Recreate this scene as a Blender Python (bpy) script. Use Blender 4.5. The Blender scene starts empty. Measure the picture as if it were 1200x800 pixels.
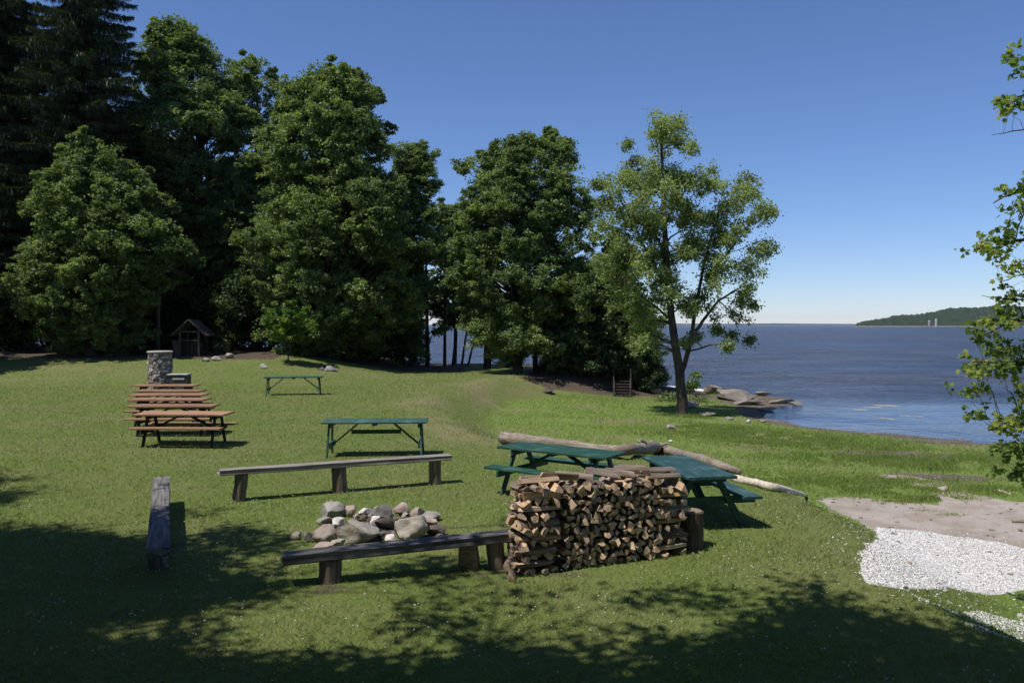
import bpy, math, random
import numpy as np
from mathutils import Vector, Matrix
from mathutils import noise as mnoise
S = bpy.context.scene
COL = S.collection
R = math.radians
random.seed(7)
RNG = np.random.default_rng(11)
F = 960.0; HOR = 380.0; CX = 600.0; H = 2.8       # photo measures: focal length and horizon in photo pixels, eye height
WZ = -1.3                                           # water level
SUNV = Vector((-.43, -.27, 1.0)).normalized()

# ------------------------------------------------------------ scene object helpers
def tag(o, label=None, cat=None, group=None, kind=None):
    if label: o['label'] = label
    if cat: o['category'] = cat
    if group: o['group'] = group
    if kind: o['kind'] = kind
    return o
def link(name, me, parent=None, loc=None, rz=None):
    o = bpy.data.objects.new(name, me); COL.objects.link(o)
    if parent: o.parent = parent
    if loc is not None: o.location = loc
    if rz is not None: o.rotation_euler = (0, 0, rz)
    return o
def empty(name, loc=(0,0,0), rz=0):
    o = bpy.data.objects.new(name, None); COL.objects.link(o)
    o.location = loc; o.rotation_euler = (0, 0, rz); o.empty_display_size = .2
    return o
def copy_tree(o, parent=None):
    c = o.copy(); COL.objects.link(c); c.parent = parent
    for ch in list(o.children): copy_tree(ch, c)
    return c
def mesh_np(name, V, Fq, mat=None, smooth=False, attrs=None, mi=None):
    V = np.asarray(V, dtype=np.float32); Fq = np.asarray(Fq, dtype=np.int32)
    me = bpy.data.meshes.new(name); n, k = Fq.shape
    me.vertices.add(len(V)); me.vertices.foreach_set('co', V.ravel())
    me.loops.add(n*k); me.loops.foreach_set('vertex_index', Fq.ravel())
    me.polygons.add(n); me.polygons.foreach_set('loop_start', np.arange(0, n*k, k, dtype=np.int32))
    me.polygons.foreach_set('loop_total', np.full(n, k, dtype=np.int32))
    if smooth: me.polygons.foreach_set('use_smooth', np.ones(n, dtype=bool))
    if mat:
        for m in (mat if isinstance(mat, (list, tuple)) else [mat]): me.materials.append(m)
    if mi is not None: me.polygons.foreach_set('material_index', np.asarray(mi, dtype=np.int32))
    if attrs:
        for an, av in attrs.items():
            av = np.asarray(av, dtype=np.float32)
            if av.ndim == 1:
                a = me.attributes.new(an, 'FLOAT', 'POINT'); a.data.foreach_set('value', av)
            else:
                a = me.attributes.new(an, 'FLOAT_COLOR', 'POINT')
                a.data.foreach_set('color', np.concatenate([av, np.ones((len(av), 1), np.float32)], 1).ravel())
    me.update(calc_edges=True)
    return me
class MB:
    """collects polygons of one part"""
    def __init__(s): s.v = []; s.f = []; s.m = []
    def add(s, vs, fs, mi=0):
        b = len(s.v); s.v += [tuple(v) for v in vs]
        s.f += [tuple(b+i for i in f) for f in fs]; s.m += [mi]*len(fs)
    def box(s, c, d, M=None, mi=0, jit=0, bev=0):
        x, y, z = d[0]/2, d[1]/2, d[2]/2
        if bev:
            b = bev; vs = []
            for sx in (-1,1):
                for (py, pz) in ((-y+b,-z),(y-b,-z),(y,-z+b),(y,z-b),(y-b,z),(-y+b,z),(-y,z-b),(-y,-z+b)):
                    vs.append(Vector((sx*x, py, pz)))
            fs = [tuple(range(7,-1,-1)), tuple(range(8,16))] + [(i, (i+1)%8, (i+1)%8+8, i+8) for i in range(8)]
        else:
            vs = [Vector((sx*x, sy*y, sz*z)) for sz in (-1,1) for sx, sy in ((-1,-1),(1,-1),(1,1),(-1,1))]
            fs = [(3,2,1,0),(4,5,6,7),(0,1,5,4),(1,2,6,5),(2,3,7,6),(3,0,4,7)]
        if jit: vs = [v+Vector((random.uniform(-jit,jit) for _ in range(3))) for v in vs]
        if M is not None: vs = [M @ v for v in vs]
        c = Vector(c); s.add([v+c for v in vs], fs, mi)
    def beam(s, a, b, w, t, mi=0, bev=.004, side=None):
        """bar from a to b, width w (horizontal across), thickness t"""
        a = Vector(a); b = Vector(b); d = (b-a); L = d.length; x = d.normalized()
        if side is None:
            side = Vector((0,0,1)).cross(x)
            if side.length < .05: side = Vector((0,1,0))
        y = Vector(side).normalized(); y = (y - x*y.dot(x)).normalized(); z = x.cross(y)
        M = Matrix((x, y, z)).transposed()
        s.box((a+b)/2, (L, w, t), M, mi, 0, bev)
    def tube(s, pts, rad, n=8, cap=True, mi=0, wob=0, ncap=None):
        pts = [Vector(p) for p in pts]; rings = []; u = None
        for i, p in enumerate(pts):
            t = (pts[min(i+1, len(pts)-1)]-pts[max(i-1, 0)]).normalized()
            if u is None:
                u = t.orthogonal().normalized()
            u = (u - t*u.dot(t)).normalized(); w = t.cross(u)
            r = rad[i] if hasattr(rad, '__len__') else rad
            rings.append([p + (u*math.cos(2*math.pi*k/n)+w*math.sin(2*math.pi*k/n))*r*(1+wob*(mnoise.noise(Vector((k*1.7, i*.6, len(s.v)*.01))))) for k in range(n)])
        vs = [v for r in rings for v in r]
        fs = [(i*n+k, i*n+(k+1)%n, (i+1)*n+(k+1)%n, (i+1)*n+k) for i in range(len(pts)-1) for k in range(n)]
        s.add(vs, fs, mi)
        if cap:
            b = len(s.v)-len(vs); m = mi if ncap is None else ncap
            s.f.append(tuple(b+k for k in range(n-1,-1,-1))); s.m.append(m)
            s.f.append(tuple(b+(len(pts)-1)*n+k for k in range(n))); s.m.append(m)
    def build(s, name, mat, parent=None, smooth=False, loc=None, rz=None, sharp=None):
        me = s.mesh(name, mat, smooth, sharp)
        return link(name, me, parent, loc, rz)
    def mesh(s, name, mat, smooth=False, sharp=None):
        me = bpy.data.meshes.new(name); me.from_pydata(s.v, [], s.f)
        for m in (mat if isinstance(mat, (list, tuple)) else [mat]): me.materials.append(m)
        me.polygons.foreach_set('material_index', s.m)
        if smooth: me.polygons.foreach_set('use_smooth', [True]*len(s.f))
        me.update()
        if sharp: me.set_sharp_from_angle(angle=R(sharp))
        return me

# ------------------------------------------------------------ material helpers
class NT:
    def __init__(s, name):
        s.mat = bpy.data.materials.new(name); s.mat.use_nodes = True
        s.t = s.mat.node_tree; s.t.nodes.clear()
        s.out = s.t.nodes.new('ShaderNodeOutputMaterial')
    def n(s, typ, ins=None, **kw):
        nd = s.t.nodes.new(typ)
        for k, v in kw.items(): setattr(nd, k, v)
        for k, v in (ins or {}).items():
            sk = nd.inputs[k]
            if isinstance(v, bpy.types.NodeSocket): s.t.links.new(v, sk)
            else: sk.default_value = v
        return nd
    def noise(s, scale, detail=4, rough=.55, vec=None, dist=0):
        i = {'Scale': scale, 'Detail': detail, 'Roughness': rough, 'Distortion': dist}
        if vec is not None: i['Vector'] = vec
        return s.n('ShaderNodeTexNoise', i).outputs[0]
    def vmul(s, vec, sc):
        return s.n('ShaderNodeMapping', {'Vector': vec, 'Scale': sc}).outputs[0]
    def ramp(s, fac, stops, interp='LINEAR'):
        nd = s.n('ShaderNodeValToRGB', {'Fac': fac}); cr = nd.color_ramp; cr.interpolation = interp
        while len(cr.elements) < len(stops): cr.elements.new(.5)
        for e, (p, c) in zip(cr.elements, stops):
            e.position = p; e.color = (*c, 1) if len(c) == 3 else c
        return nd.outputs[0]
    def mr(s, v, a, b, c=0., d=1., smooth=True):
        return s.n('ShaderNodeMapRange', {'Value': v, 'From Min': a, 'From Max': b, 'To Min': c, 'To Max': d},
                   interpolation_type='SMOOTHSTEP' if smooth else 'LINEAR').outputs[0]
    def math(s, op, a, b=0.):
        nd = s.n('ShaderNodeMath', operation=op)
        for i, v in enumerate((a, b)):
            if isinstance(v, bpy.types.NodeSocket): s.t.links.new(v, nd.inputs[i])
            else: nd.inputs[i].default_value = v
        return nd.outputs[0]
    def mix(s, fac, a, b, mode='MIX'):
        nd = s.n('ShaderNodeMix', data_type='RGBA', blend_type=mode)
        for i, v in ((0, fac), (6, a), (7, b)):
            if isinstance(v, bpy.types.NodeSocket): s.t.links.new(v, nd.inputs[i])
            elif i == 0: nd.inputs[i].default_value = v
            else: nd.inputs[i].default_value = (*v, 1)
        return nd.outputs[2]
    def attr(s, name, out='Fac'): return s.n('ShaderNodeAttribute', attribute_name=name).outputs[out]
    def obj(s): return s.n('ShaderNodeTexCoord').outputs['Object']
    def pos(s): return s.n('ShaderNodeNewGeometry').outputs['Position']
    def rnd(s): return s.n('ShaderNodeObjectInfo').outputs['Random']
    def bump(s, h, st=.3, d=.01, nrm=None):
        i = {'Height': h, 'Strength': st, 'Distance': d}
        if nrm is not None: i['Normal'] = nrm
        return s.n('ShaderNodeBump', i).outputs[0]
    def bsdf(s, col, rough=.8, nrm=None, spec=.3, **kw):
        i = {'Base Color': col if isinstance(col, bpy.types.NodeSocket) else (*col, 1), 'Roughness': rough, 'Specular IOR Level': spec}
        if nrm is not None: i['Normal'] = nrm
        i.update(kw)
        return s.n('ShaderNodeBsdfPrincipled', i).outputs[0]
    def done(s, sh):
        s.t.links.new(sh, s.out.inputs[0]); return s.mat

def leaf_mat(name, dark, light, yellow=None, transl=.3, rough=.5):
    m = NT(name); t = m.attr('tint')
    c = m.ramp(t, [(0, dark), (.65, light), (1, yellow or light)])
    p = m.bsdf(c, rough+.05, spec=.35)
    tc = m.mix(1.0, c, (1.3, 1.5, .5), 'MULTIPLY')
    tr = m.n('ShaderNodeBsdfTranslucent', {'Color': tc}).outputs[0]
    return m.done(m.n('ShaderNodeMixShader', {0: transl, 1: p, 2: tr}).outputs[0])
def bark_mat(name, a, b, sc=(14, 14, 2.5), st=.7):
    m = NT(name); v = m.vmul(m.obj(), sc)
    h = m.noise(1.0, 6, .65, v, .4)
    g = m.noise(.7, 3, .5, m.obj())
    c = m.mix(m.mr(g, .35, .65), m.ramp(h, [(.35, tuple(x*.45 for x in a)), (.55, a), (.75, b)]), m.ramp(h, [(.3, tuple(x*.5 for x in b)), (.7, b)]))
    return m.done(m.bsdf(c, .9, m.bump(h, st, .03), .15))
def wood_mat(name, a, b, dark, long='x', sc=1.0, st=.5, rough=.85, per=.3):
    """weathered wood with grain running along one local axis"""
    m = NT(name); s3 = [28*sc, 28*sc, 28*sc]; s3['xyz'.index(long)] = 1.6*sc
    off = m.n('ShaderNodeVectorMath', {0: m.obj(), 1: m.n('ShaderNodeCombineXYZ', {0: m.math('MULTIPLY', m.rnd(), 31.), 1: m.math('MULTIPLY', m.rnd(), 17.)}).outputs[0]}, operation='ADD').outputs[0]
    v = m.vmul(off, s3)
    h = m.noise(1.0, 5, .6, v, .25); g = m.noise(2.2*sc, 4, .6, off)
    c = m.ramp(h, [(.3, dark), (.48, a), (.7, b)])
    c = m.mix(m.mr(g, .45, .75, 0, .55), c, tuple(x*.6 for x in a))
    k = m.mr(m.rnd(), 0, 1, 1-per, 1+per*.6, False)
    c = m.mix(1.0, c, m.n('ShaderNodeCombineColor', {0: k, 1: k, 2: k}).outputs[0], 'MULTIPLY')
    return m.done(m.bsdf(c, rough, m.bump(h, st, .006), .25))
def stone_mat(name, a, b, c3, sc=5):
    m = NT(name)
    off = m.n('ShaderNodeVectorMath', {0: m.obj(), 1: m.n('ShaderNodeCombineXYZ', {0: m.math('MULTIPLY', m.rnd(), 50.)}).outputs[0]}, operation='ADD').outputs[0]
    h = m.noise(sc, 8, .65, off, .3); g = m.noise(sc*.35, 3, .5, off); f = m.noise(sc*9, 3, .6, off)
    c = m.ramp(h, [(.3, tuple(x*.55 for x in a)), (.5, a), (.7, b)])
    c = m.mix(m.mr(g, .48, .62, 0, .8), c, c3)
    c = m.mix(m.mr(f, .5, .8, 0, .35), c, tuple(x*.35 for x in a))
    hh = m.math('ADD', h, m.math('MULTIPLY', f, .25))
    return m.done(m.bsdf(c, .88, m.bump(hh, .8, .03), .2))
def paint_mat(name, base, worn, amount=.5, rough=.5):
    m = NT(name); o = m.obj(); g = m.noise(2.5, 5, .6, o); v = m.vmul(o, (2, 30, 30)); h = m.noise(1., 5, .6, v)
    f = m.mr(m.math('ADD', m.math('MULTIPLY', g, .6), m.math('MULTIPLY', h, .4)), .47, .66, 0, amount)
    c = m.mix(f, m.mix(m.mr(h, .3, .7), tuple(x*.8 for x in base), base), worn)
    return m.done(m.bsdf(c, m.mr(g, .3, .7, rough-.05, rough+.25), m.bump(h, .3, .003), .35))

# ------------------------------------------------------------ terrain function
P = [(14,-40),(9,-6),(6.5,2),(5.1,5),(4.25,7.3),(4.15,9),(4.6,10.6),(4.75,12),(4.6,13.8),(3.7,16.5),(1.5,18.6),(-.8,20.5),(-1.8,24),(-2.6,28),(-2.9,33),(-2.2,38),(-.5,42.5),(1.2,44.5),(4.2,45.3),(6.3,46.5),(6.9,50),(5.2,55),(1,58.5),(-8,60),(-20,63),(-60,75),(-600,300),(-700,-600),(14,-600)]
SH = [(60,12),(23,27.3),(16.6,28.9),(13.3,31.3),(12,33.3),(11.3,36),(11.9,38.5),(14,41.5),(15.3,45),(13.6,50),(12,53),(9.8,56.5),(8,60),(2,61.5),(-10,64),(-30,68),(-80,84),(-700,380),(-700,3000),(3000,3000),(3000,-700),(200,-700)]   # water polygon
def sdist(X, Y, poly):
    """signed distance, positive outside"""
    X = np.asarray(X, float); Y = np.asarray(Y, float)
    d = np.full(X.shape, 1e9); ins = np.zeros(X.shape, bool); n = len(poly)
    for i in range(n):
        x0, y0 = poly[i]; x1, y1 = poly[(i+1) % n]
        ex, ey = x1-x0, y1-y0; t = np.clip(((X-x0)*ex+(Y-y0)*ey)/(ex*ex+ey*ey), 0, 1)
        d = np.minimum(d, np.hypot(X-x0-t*ex, Y-y0-t*ey))
        if y0 != y1:
            c = ((Y >= min(y0, y1)) & (Y < max(y0, y1)) & (X < x0+(Y-y0)*ex/ey)); ins ^= c
    return np.where(ins, -d, d)
def ss(t): t = np.clip(t, 0, 1); return t*t*(3-2*t)
def vnoise(X, Y, sc, seed=0):
    X = np.asarray(X, float)/sc+seed*13.7; Y = np.asarray(Y, float)/sc+seed*7.3
    xi = np.floor(X); yi = np.floor(Y); fx = ss(X-xi); fy = ss(Y-yi)
    def h(a, b):
        v = np.sin(a*127.1+b*311.7+seed*74.7)*43758.5453; return v-np.floor(v)
    return (h(xi,yi)*(1-fx)+h(xi+1,yi)*fx)*(1-fy)+(h(xi,yi+1)*(1-fx)+h(xi+1,yi+1)*fx)*fy
def gz(X, Y, full=False):
    X = np.asarray(X, float); Y = np.asarray(Y, float)
    d = sdist(X, Y, P); s = sdist(X, Y, SH)
    d = d+(vnoise(X, Y, 3.2, 3)-.5)*.5+(vnoise(X, Y, .8, 8)-.5)*.12
    low = np.where(s > 0, WZ+.42*np.clip(s/12, 0, 1)**.8, WZ+.11*s)
    low = np.maximum(low, -6.)
    low = low+(vnoise(X, Y, 1.1, 5)-.5)*.06+(vnoise(X, Y, 4, 6)-.5)*.08
    top = 1.1*ss((Y-36)/11)*ss((-5-X)/9) + 1.3*ss((4-Y)/6) + (vnoise(X, Y, 3.3, 1)-.5)*.05+(vnoise(X, Y, .9, 2)-.5)*.012
    w = 2.6
    k = ss((d+.3)/w)
    z = low*k+top*(1-k)
    return (z, d, s) if full else z
def z1(x, y): return float(gz(np.array([x]), np.array([y]))[0])
def hit(px, py):
    """point of the ground seen at a photo pixel"""
    dx = (px-CX)/F; dz = -(py-HOR)/F
    t = np.concatenate([np.arange(2, 40, .02), np.arange(40, 120, .05)])
    z = gz(dx*t, t); b = np.nonzero(H+dz*t < z)[0]
    i = b[0] if len(b) else len(t)-1
    return Vector((dx*t[i], t[i], float(z[i])))
def at(px, py, Y): return Vector(((px-CX)/F*Y, Y, H-(py-HOR)/F*Y))
def onz(px, py, z=0):
    Y = (H-z)*F/(py-HOR); return Vector(((px-CX)/F*Y, Y, z))
SUN_E, SKY_E, EXPO, AIR, DUST, OZ = 5.0, .116, 0.07, 1.0, 0.0, 10.0
# ------------------------------------------------------------ materials
M = {}
def mk_materials():
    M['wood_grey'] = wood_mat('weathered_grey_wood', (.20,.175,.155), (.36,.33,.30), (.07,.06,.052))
    M['wood_shaded'] = wood_mat('shaded_grey_wood', (.13,.12,.115), (.25,.235,.22), (.045,.042,.04))  # grey bench wood darkened, dappled shade put into its colour
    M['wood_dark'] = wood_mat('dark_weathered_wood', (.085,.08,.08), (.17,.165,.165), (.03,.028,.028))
    M['post'] = wood_mat('post_wood', (.17,.13,.10), (.27,.22,.17), (.05,.04,.032), 'z', 1.0)
    M['brown'] = wood_mat('brown_stained_wood', (.27,.155,.09), (.38,.235,.15), (.17,.09,.055), 'x', .8, .4, .7)
    M['brown_frame'] = wood_mat('dark_frame_wood', (.025,.024,.022), (.045,.042,.038), (.012,.012,.012), 'z')
    M['green_dark'] = paint_mat('dark_green_paint', (.012,.062,.042), (.06,.135,.11), .75, .5)
    M['green_pale'] = paint_mat('worn_green_paint', (.03,.09,.075), (.16,.25,.25), .55, .45)
    M['green_leg'] = paint_mat('green_leg_paint', (.018,.065,.042), (.05,.12,.09), .5, .5)
    M['bluegreen'] = paint_mat('bluish_green_paint', (.022,.068,.068), (.075,.15,.16), .7, .5)
    M['split_end'] = None
    # cut ends of firewood
    m = NT('firewood_end'); o = m.obj(); h = m.noise(30, 4, .6, o); g = m.noise(7, 3, .5, o)
    c = m.ramp(h, [(.3,(.36,.225,.13)),(.5,(.58,.41,.26)),(.75,(.72,.56,.39))])
    c = m.mix(m.mr(m.rnd(), .35, 1, 0, .75), c, (.26,.18,.125)); c = m.mix(m.mr(g, .5, .7, 0, .5), c, (.19,.12,.08))
    M['end'] = m.done(m.bsdf(c, .85, m.bump(h, .5, .004), .2))
    M['split'] = wood_mat('firewood_split_face', (.42,.29,.18), (.58,.44,.29), (.20,.125,.075), 'x', 1.2, .6, .85, .45)
    M['fwbark'] = wood_mat('firewood_bark', (.16,.125,.10), (.27,.225,.185), (.05,.038,.03), 'x', .7, 1.0, .95, .4)
    M['yellow_split'] = wood_mat('yellowish_split_face', (.40,.26,.10), (.50,.35,.16), (.24,.14,.05), 'x', 1.0, .4, .85, .2)
    M['bark'] = bark_mat('grey_brown_bark', (.065,.05,.04), (.13,.108,.085))
    M['bark_dark'] = bark_mat('dark_bark', (.045,.036,.028), (.085,.07,.055))
    M['bark_stump'] = bark_mat('stump_bark', (.10,.07,.048), (.17,.125,.085), (20,20,4))
    m = NT('cut_wood_rings'); o = m.obj()
    w = m.n('ShaderNodeTexWave', {'Vector': o, 'Scale': 14., 'Distortion': 2.5, 'Detail': 3.}, wave_type='RINGS', rings_direction='Z').outputs[1]
    M['rings'] = m.done(m.bsdf(m.ramp(w, [(0,(.16,.12,.09)),(1,(.27,.21,.155))]), .85, m.bump(w, .3, .004), .2))
    m = NT('driftwood'); o = m.obj(); v = m.vmul(o, (1.6,18,18)); h = m.noise(1., 6, .65, v, .6); g = m.noise(1.3, 4, .5, o)
    c = m.ramp(h, [(.32,(.09,.07,.055)),(.45,(.20,.165,.13)),(.65,(.36,.31,.255))]); c = m.mix(m.mr(g,.5,.62,0,.7), c, (.17,.13,.10))
    M['drift'] = m.done(m.bsdf(c, .85, m.bump(h, .8, .02), .2))
    M['drift_pale'] = wood_mat('bleached_driftwood', (.50,.44,.36), (.62,.57,.49), (.28,.22,.17), 'x', .8, .4, .8, .1)
    M['st_grey'] = stone_mat('grey_stone', (.25,.235,.215), (.38,.36,.33), (.33,.30,.26))
    M['st_tan'] = stone_mat('tan_stone', (.32,.285,.235), (.46,.42,.36), (.28,.265,.24))
    M['st_pink'] = stone_mat('pinkish_stone', (.33,.255,.22), (.44,.365,.325), (.29,.255,.23))
    M['st_white'] = stone_mat('white_stone', (.58,.54,.50), (.72,.69,.65), (.50,.45,.42))
    M['st_dark'] = stone_mat('sooty_stone', (.10,.08,.07), (.20,.155,.13), (.06,.05,.045))
    M['st_shore'] = stone_mat('shore_slab_stone', (.21,.185,.155), (.31,.28,.24), (.15,.13,.11), 2)
    # fieldstone masonry of the round pillar
    m = NT('fieldstone_masonry'); o = m.obj(); n0 = m.noise(3, 2, .5, o)
    vo = m.n('ShaderNodeTexVoronoi', {'Vector': m.vmul(o, (1,1,1.25)), 'Scale': 8.5, 'Randomness': .9}); ve = m.n('ShaderNodeTexVoronoi', {'Vector': m.vmul(o, (1,1,1.25)), 'Scale': 8.5, 'Randomness': .9}, feature='DISTANCE_TO_EDGE').outputs[0]
    sc = m.ramp(m.n('ShaderNodeSeparateColor', {0: vo.outputs['Color']}).outputs[0], [(0,(.16,.12,.10)),(.35,(.32,.28,.25)),(.6,(.30,.19,.15)),(.8,(.45,.42,.38)),(1,(.62,.60,.56))])
    e = m.mr(ve, .02, .09); c = m.mix(e, (.17,.15,.13), sc)
    M['masonry'] = m.done(m.bsdf(c, .9, m.bump(e, 1.0, .05), .2))
    M['concrete'] = stone_mat('pale_concrete', (.40,.38,.35), (.5,.48,.45), (.36,.33,.30))
    m = NT('black_iron'); h = m.noise(9, 4, .6, m.obj())
    M['iron'] = m.done(m.bsdf(m.ramp(h, [(.3,(.02,.02,.022)),(.7,(.06,.055,.055))]), .6, spec=.5))
    M['pole'] = wood_mat('pole_wood', (.16,.115,.085), (.21,.16,.12), (.09,.065,.05), 'z', .4, .3, .9, .05)
    M['oldwood'] = wood_mat('old_wood_shade_tone', (.06,.045,.035), (.10,.078,.062), (.025,.02,.016), 'z', .5)  # old wood, darkened further so its colour carries the shade on the steps
    M['shingle'] = wood_mat('hut_shingles', (.07,.06,.05), (.12,.105,.09), (.035,.03,.026), 'y', .4, .8)
    m = NT('whitewashed_boards'); h = m.noise(3, 5, .6, m.vmul(m.obj(), (1,8,8)))
    M['whitewash'] = m.done(m.bsdf(m.ramp(h, [(.3,(.55,.53,.48)),(.6,(.78,.76,.72))]), .6))
    M['timber'] = wood_mat('sawn_timber', (.42,.32,.19), (.52,.42,.27), (.28,.20,.12), 'x', .6, .3)
    # foliage
    M['lf_maple'] = leaf_mat('maple_leaves', (.085,.118,.044), (.18,.235,.088), (.27,.32,.12), .42)
    M['lf_mid'] = leaf_mat('broadleaf_leaves', (.078,.11,.046), (.165,.22,.085), (.25,.30,.115), .42)
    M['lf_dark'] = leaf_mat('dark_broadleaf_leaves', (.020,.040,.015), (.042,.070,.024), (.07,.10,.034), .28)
    M['lf_silver'] = leaf_mat('silver_maple_leaves', (.14,.175,.07), (.24,.29,.115), (.34,.38,.17), .45)
    M['lf_lime'] = leaf_mat('bright_leaves', (.06,.12,.02), (.12,.19,.035), (.20,.25,.05), .35)
    M['lf_near'] = leaf_mat('near_maple_leaves', (.09,.14,.035), (.17,.23,.06), (.34,.35,.08), .45)
    M['lf_spruce'] = leaf_mat('spruce_needles', (.024,.040,.018), (.055,.075,.032), (.095,.11,.05), .15)
    M['lf_far'] = leaf_mat('far_leaves', (.02,.045,.015), (.04,.075,.022), (.06,.10,.03))
    # grass blades
    m = NT('grass_blades'); t = m.attr('tint'); d = m.attr('dry'); l = m.attr('lush')
    big = m.noise(.45, 3, .55, m.pos())
    c = m.ramp(t, [(0,(.11,.16,.036)),(.5,(.17,.235,.055)),(1,(.24,.295,.088))])
    c = m.mix(m.mr(big,.35,.62,0,.7), c, (.20,.225,.075))
    c = m.mix(m.math('MULTIPLY', l, .75), c, m.ramp(t, [(0,(.165,.24,.042)),(1,(.27,.36,.08))]))
    c = m.mix(m.math('MULTIPLY', d, .8), c, m.ramp(t, [(0,(.20,.175,.09)),(1,(.36,.32,.19))]))
    p = m.bsdf(c, .55, spec=.3); tr = m.n('ShaderNodeBsdfTranslucent', {'Color': m.mix(1., c, (1.25,1.4,.6), 'MULTIPLY')}).outputs[0]
    M['grass'] = m.done(m.n('ShaderNodeMixShader', {0: .3, 1: p, 2: tr}).outputs[0])
    m = NT('clover_petals'); M['clover'] = m.done(m.bsdf((.52,.51,.44), .7))
    m = NT('gravel_chips'); t = m.attr('tint'); M['gravel'] = m.done(m.bsdf(m.ramp(t, [(0,(.16,.14,.12)),(.14,(.36,.34,.32)),(.4,(.58,.57,.56)),(1,(.76,.75,.74))]), .8))
    m = NT('ash_and_charcoal'); h = m.noise(14, 6, .7, m.pos()); M['ash'] = m.done(m.bsdf(m.ramp(h, [(.35,(.03,.028,.027)),(.5,(.12,.11,.105)),(.7,(.30,.29,.28))]), .95, m.bump(h,.8,.03), .1))
mk_materials()

# ------------------------------------------------------------ ground
def ground_material():
    m = NT('ground_surface'); pos = m.pos()
    m1 = m.n('ShaderNodeSeparateColor', {0: m.attr('mask_a', 'Color')}).outputs
    m2 = m.n('ShaderNodeSeparateColor', {0: m.attr('mask_b', 'Color')}).outputs
    n1 = m.noise(1.3, 6, .6, pos); n2 = m.noise(.35, 3, .5, pos); n3 = m.noise(22, 4, .7, pos); n4 = m.noise(95, 2, .6, pos)
    n5 = m.noise(5, 5, .7, pos)
    def msk(s, w=.10, amp=.9):
        f = m.math('ADD', s, m.math('MULTIPLY', m.math('SUBTRACT', m.math('ADD', m.math('MULTIPLY', n5, .6), m.math('MULTIPLY', n1, .4)), .5), amp))
        return m.mr(f, .5-w, .5+w)
    lawn = m.ramp(n3, [(.3,(.07,.102,.026)),(.5,(.112,.15,.038)),(.72,(.155,.19,.055))])
    lawn = m.mix(m.mr(n2, .38, .62, 0, .7), lawn, (.15,.155,.06))
    lush = m.ramp(n3, [(.3,(.10,.145,.032)),(.7,(.18,.24,.06))])
    dry = m.ramp(n3, [(.3,(.14,.125,.06)),(.7,(.25,.22,.12))])
    dirt_and_shade = m.ramp(n3, [(.3,(.05,.038,.028)),(.7,(.115,.09,.068))])
    sand = m.ramp(n4, [(.25,(.28,.235,.205)),(.6,(.40,.35,.31))]); sand = m.mix(m.mr(n1,.42,.62,0,.75), sand, (.27,.225,.18)); sand = m.mix(m.mr(n5,.5,.7,0,.6), sand, (.20,.17,.14))
    grav = m.ramp(m.n('ShaderNodeTexVoronoi', {'Vector': pos, 'Scale': 38.}).outputs['Color'], [(0,(.30,.28,.26)),(.4,(.52,.50,.48)),(1,(.70,.69,.67))])
    mud = m.ramp(n1, [(.3,(.085,.068,.052)),(.7,(.16,.135,.11))])
    c = m.mix(msk(m2[1]), lawn, lush); c = m.mix(m.math('MULTIPLY', msk(m2[0], .22), .85), c, dry); c = m.mix(msk(m2[2]), c, dirt_and_shade)
    c = m.mix(msk(m1[2], .06), c, mud); c = m.mix(msk(m1[0], .05, .6), c, sand); c = m.mix(msk(m1[1], .03, .35), c, grav)
    h = m.math('ADD', m.math('MULTIPLY', n3, .6), m.math('MULTIPLY', n4, .5))
    return m.done(m.bsdf(c, .95, m.bump(h, .7, .03), .1))
def poly_px(pts): return [tuple(hit(*p)[:2]) for p in pts]
GRAV = poly_px([(1008,660),(1018,640),(1030,632),(1026,617),(1060,621),(1098,625),(1161,634),(1200,643),(1260,650),(1330,680),(1300,712),(1200,690),(1140,694),(1110,688),(1050,690),(1014,685)])
GRAV2 = poly_px([(1070,706),(1120,700),(1200,706),(1290,715),(1290,770),(1200,760),(1130,735)])
SAND = poly_px([(957,585),(990,582),(1040,586),(1080,589),(1101,592),(1092,578),(1062,566),(1030,562),(1034,556),(1070,557),(1110,566),(1145,580),(1188,588),(1260,590),(1400,610),(1400,700),(1200,655),(1161,640),(1098,632),(1026,622),(1008,612),(985,602)])
RIGHT = [(4.6,8),(6,3),(9,-6),(40,-20),(40,10),(14,14),(8,13),(5,10)]
def fall(X, Y, poly, w): return np.clip(.5-sdist(X, Y, poly)/w, 0, 1)
def blob(X, Y, px, py, rx, ry):
    c = hit(px, py); return np.clip(1.0-np.hypot((X-c.x)/rx, (Y-c.y)/ry)*.5, 0, 1)
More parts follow.
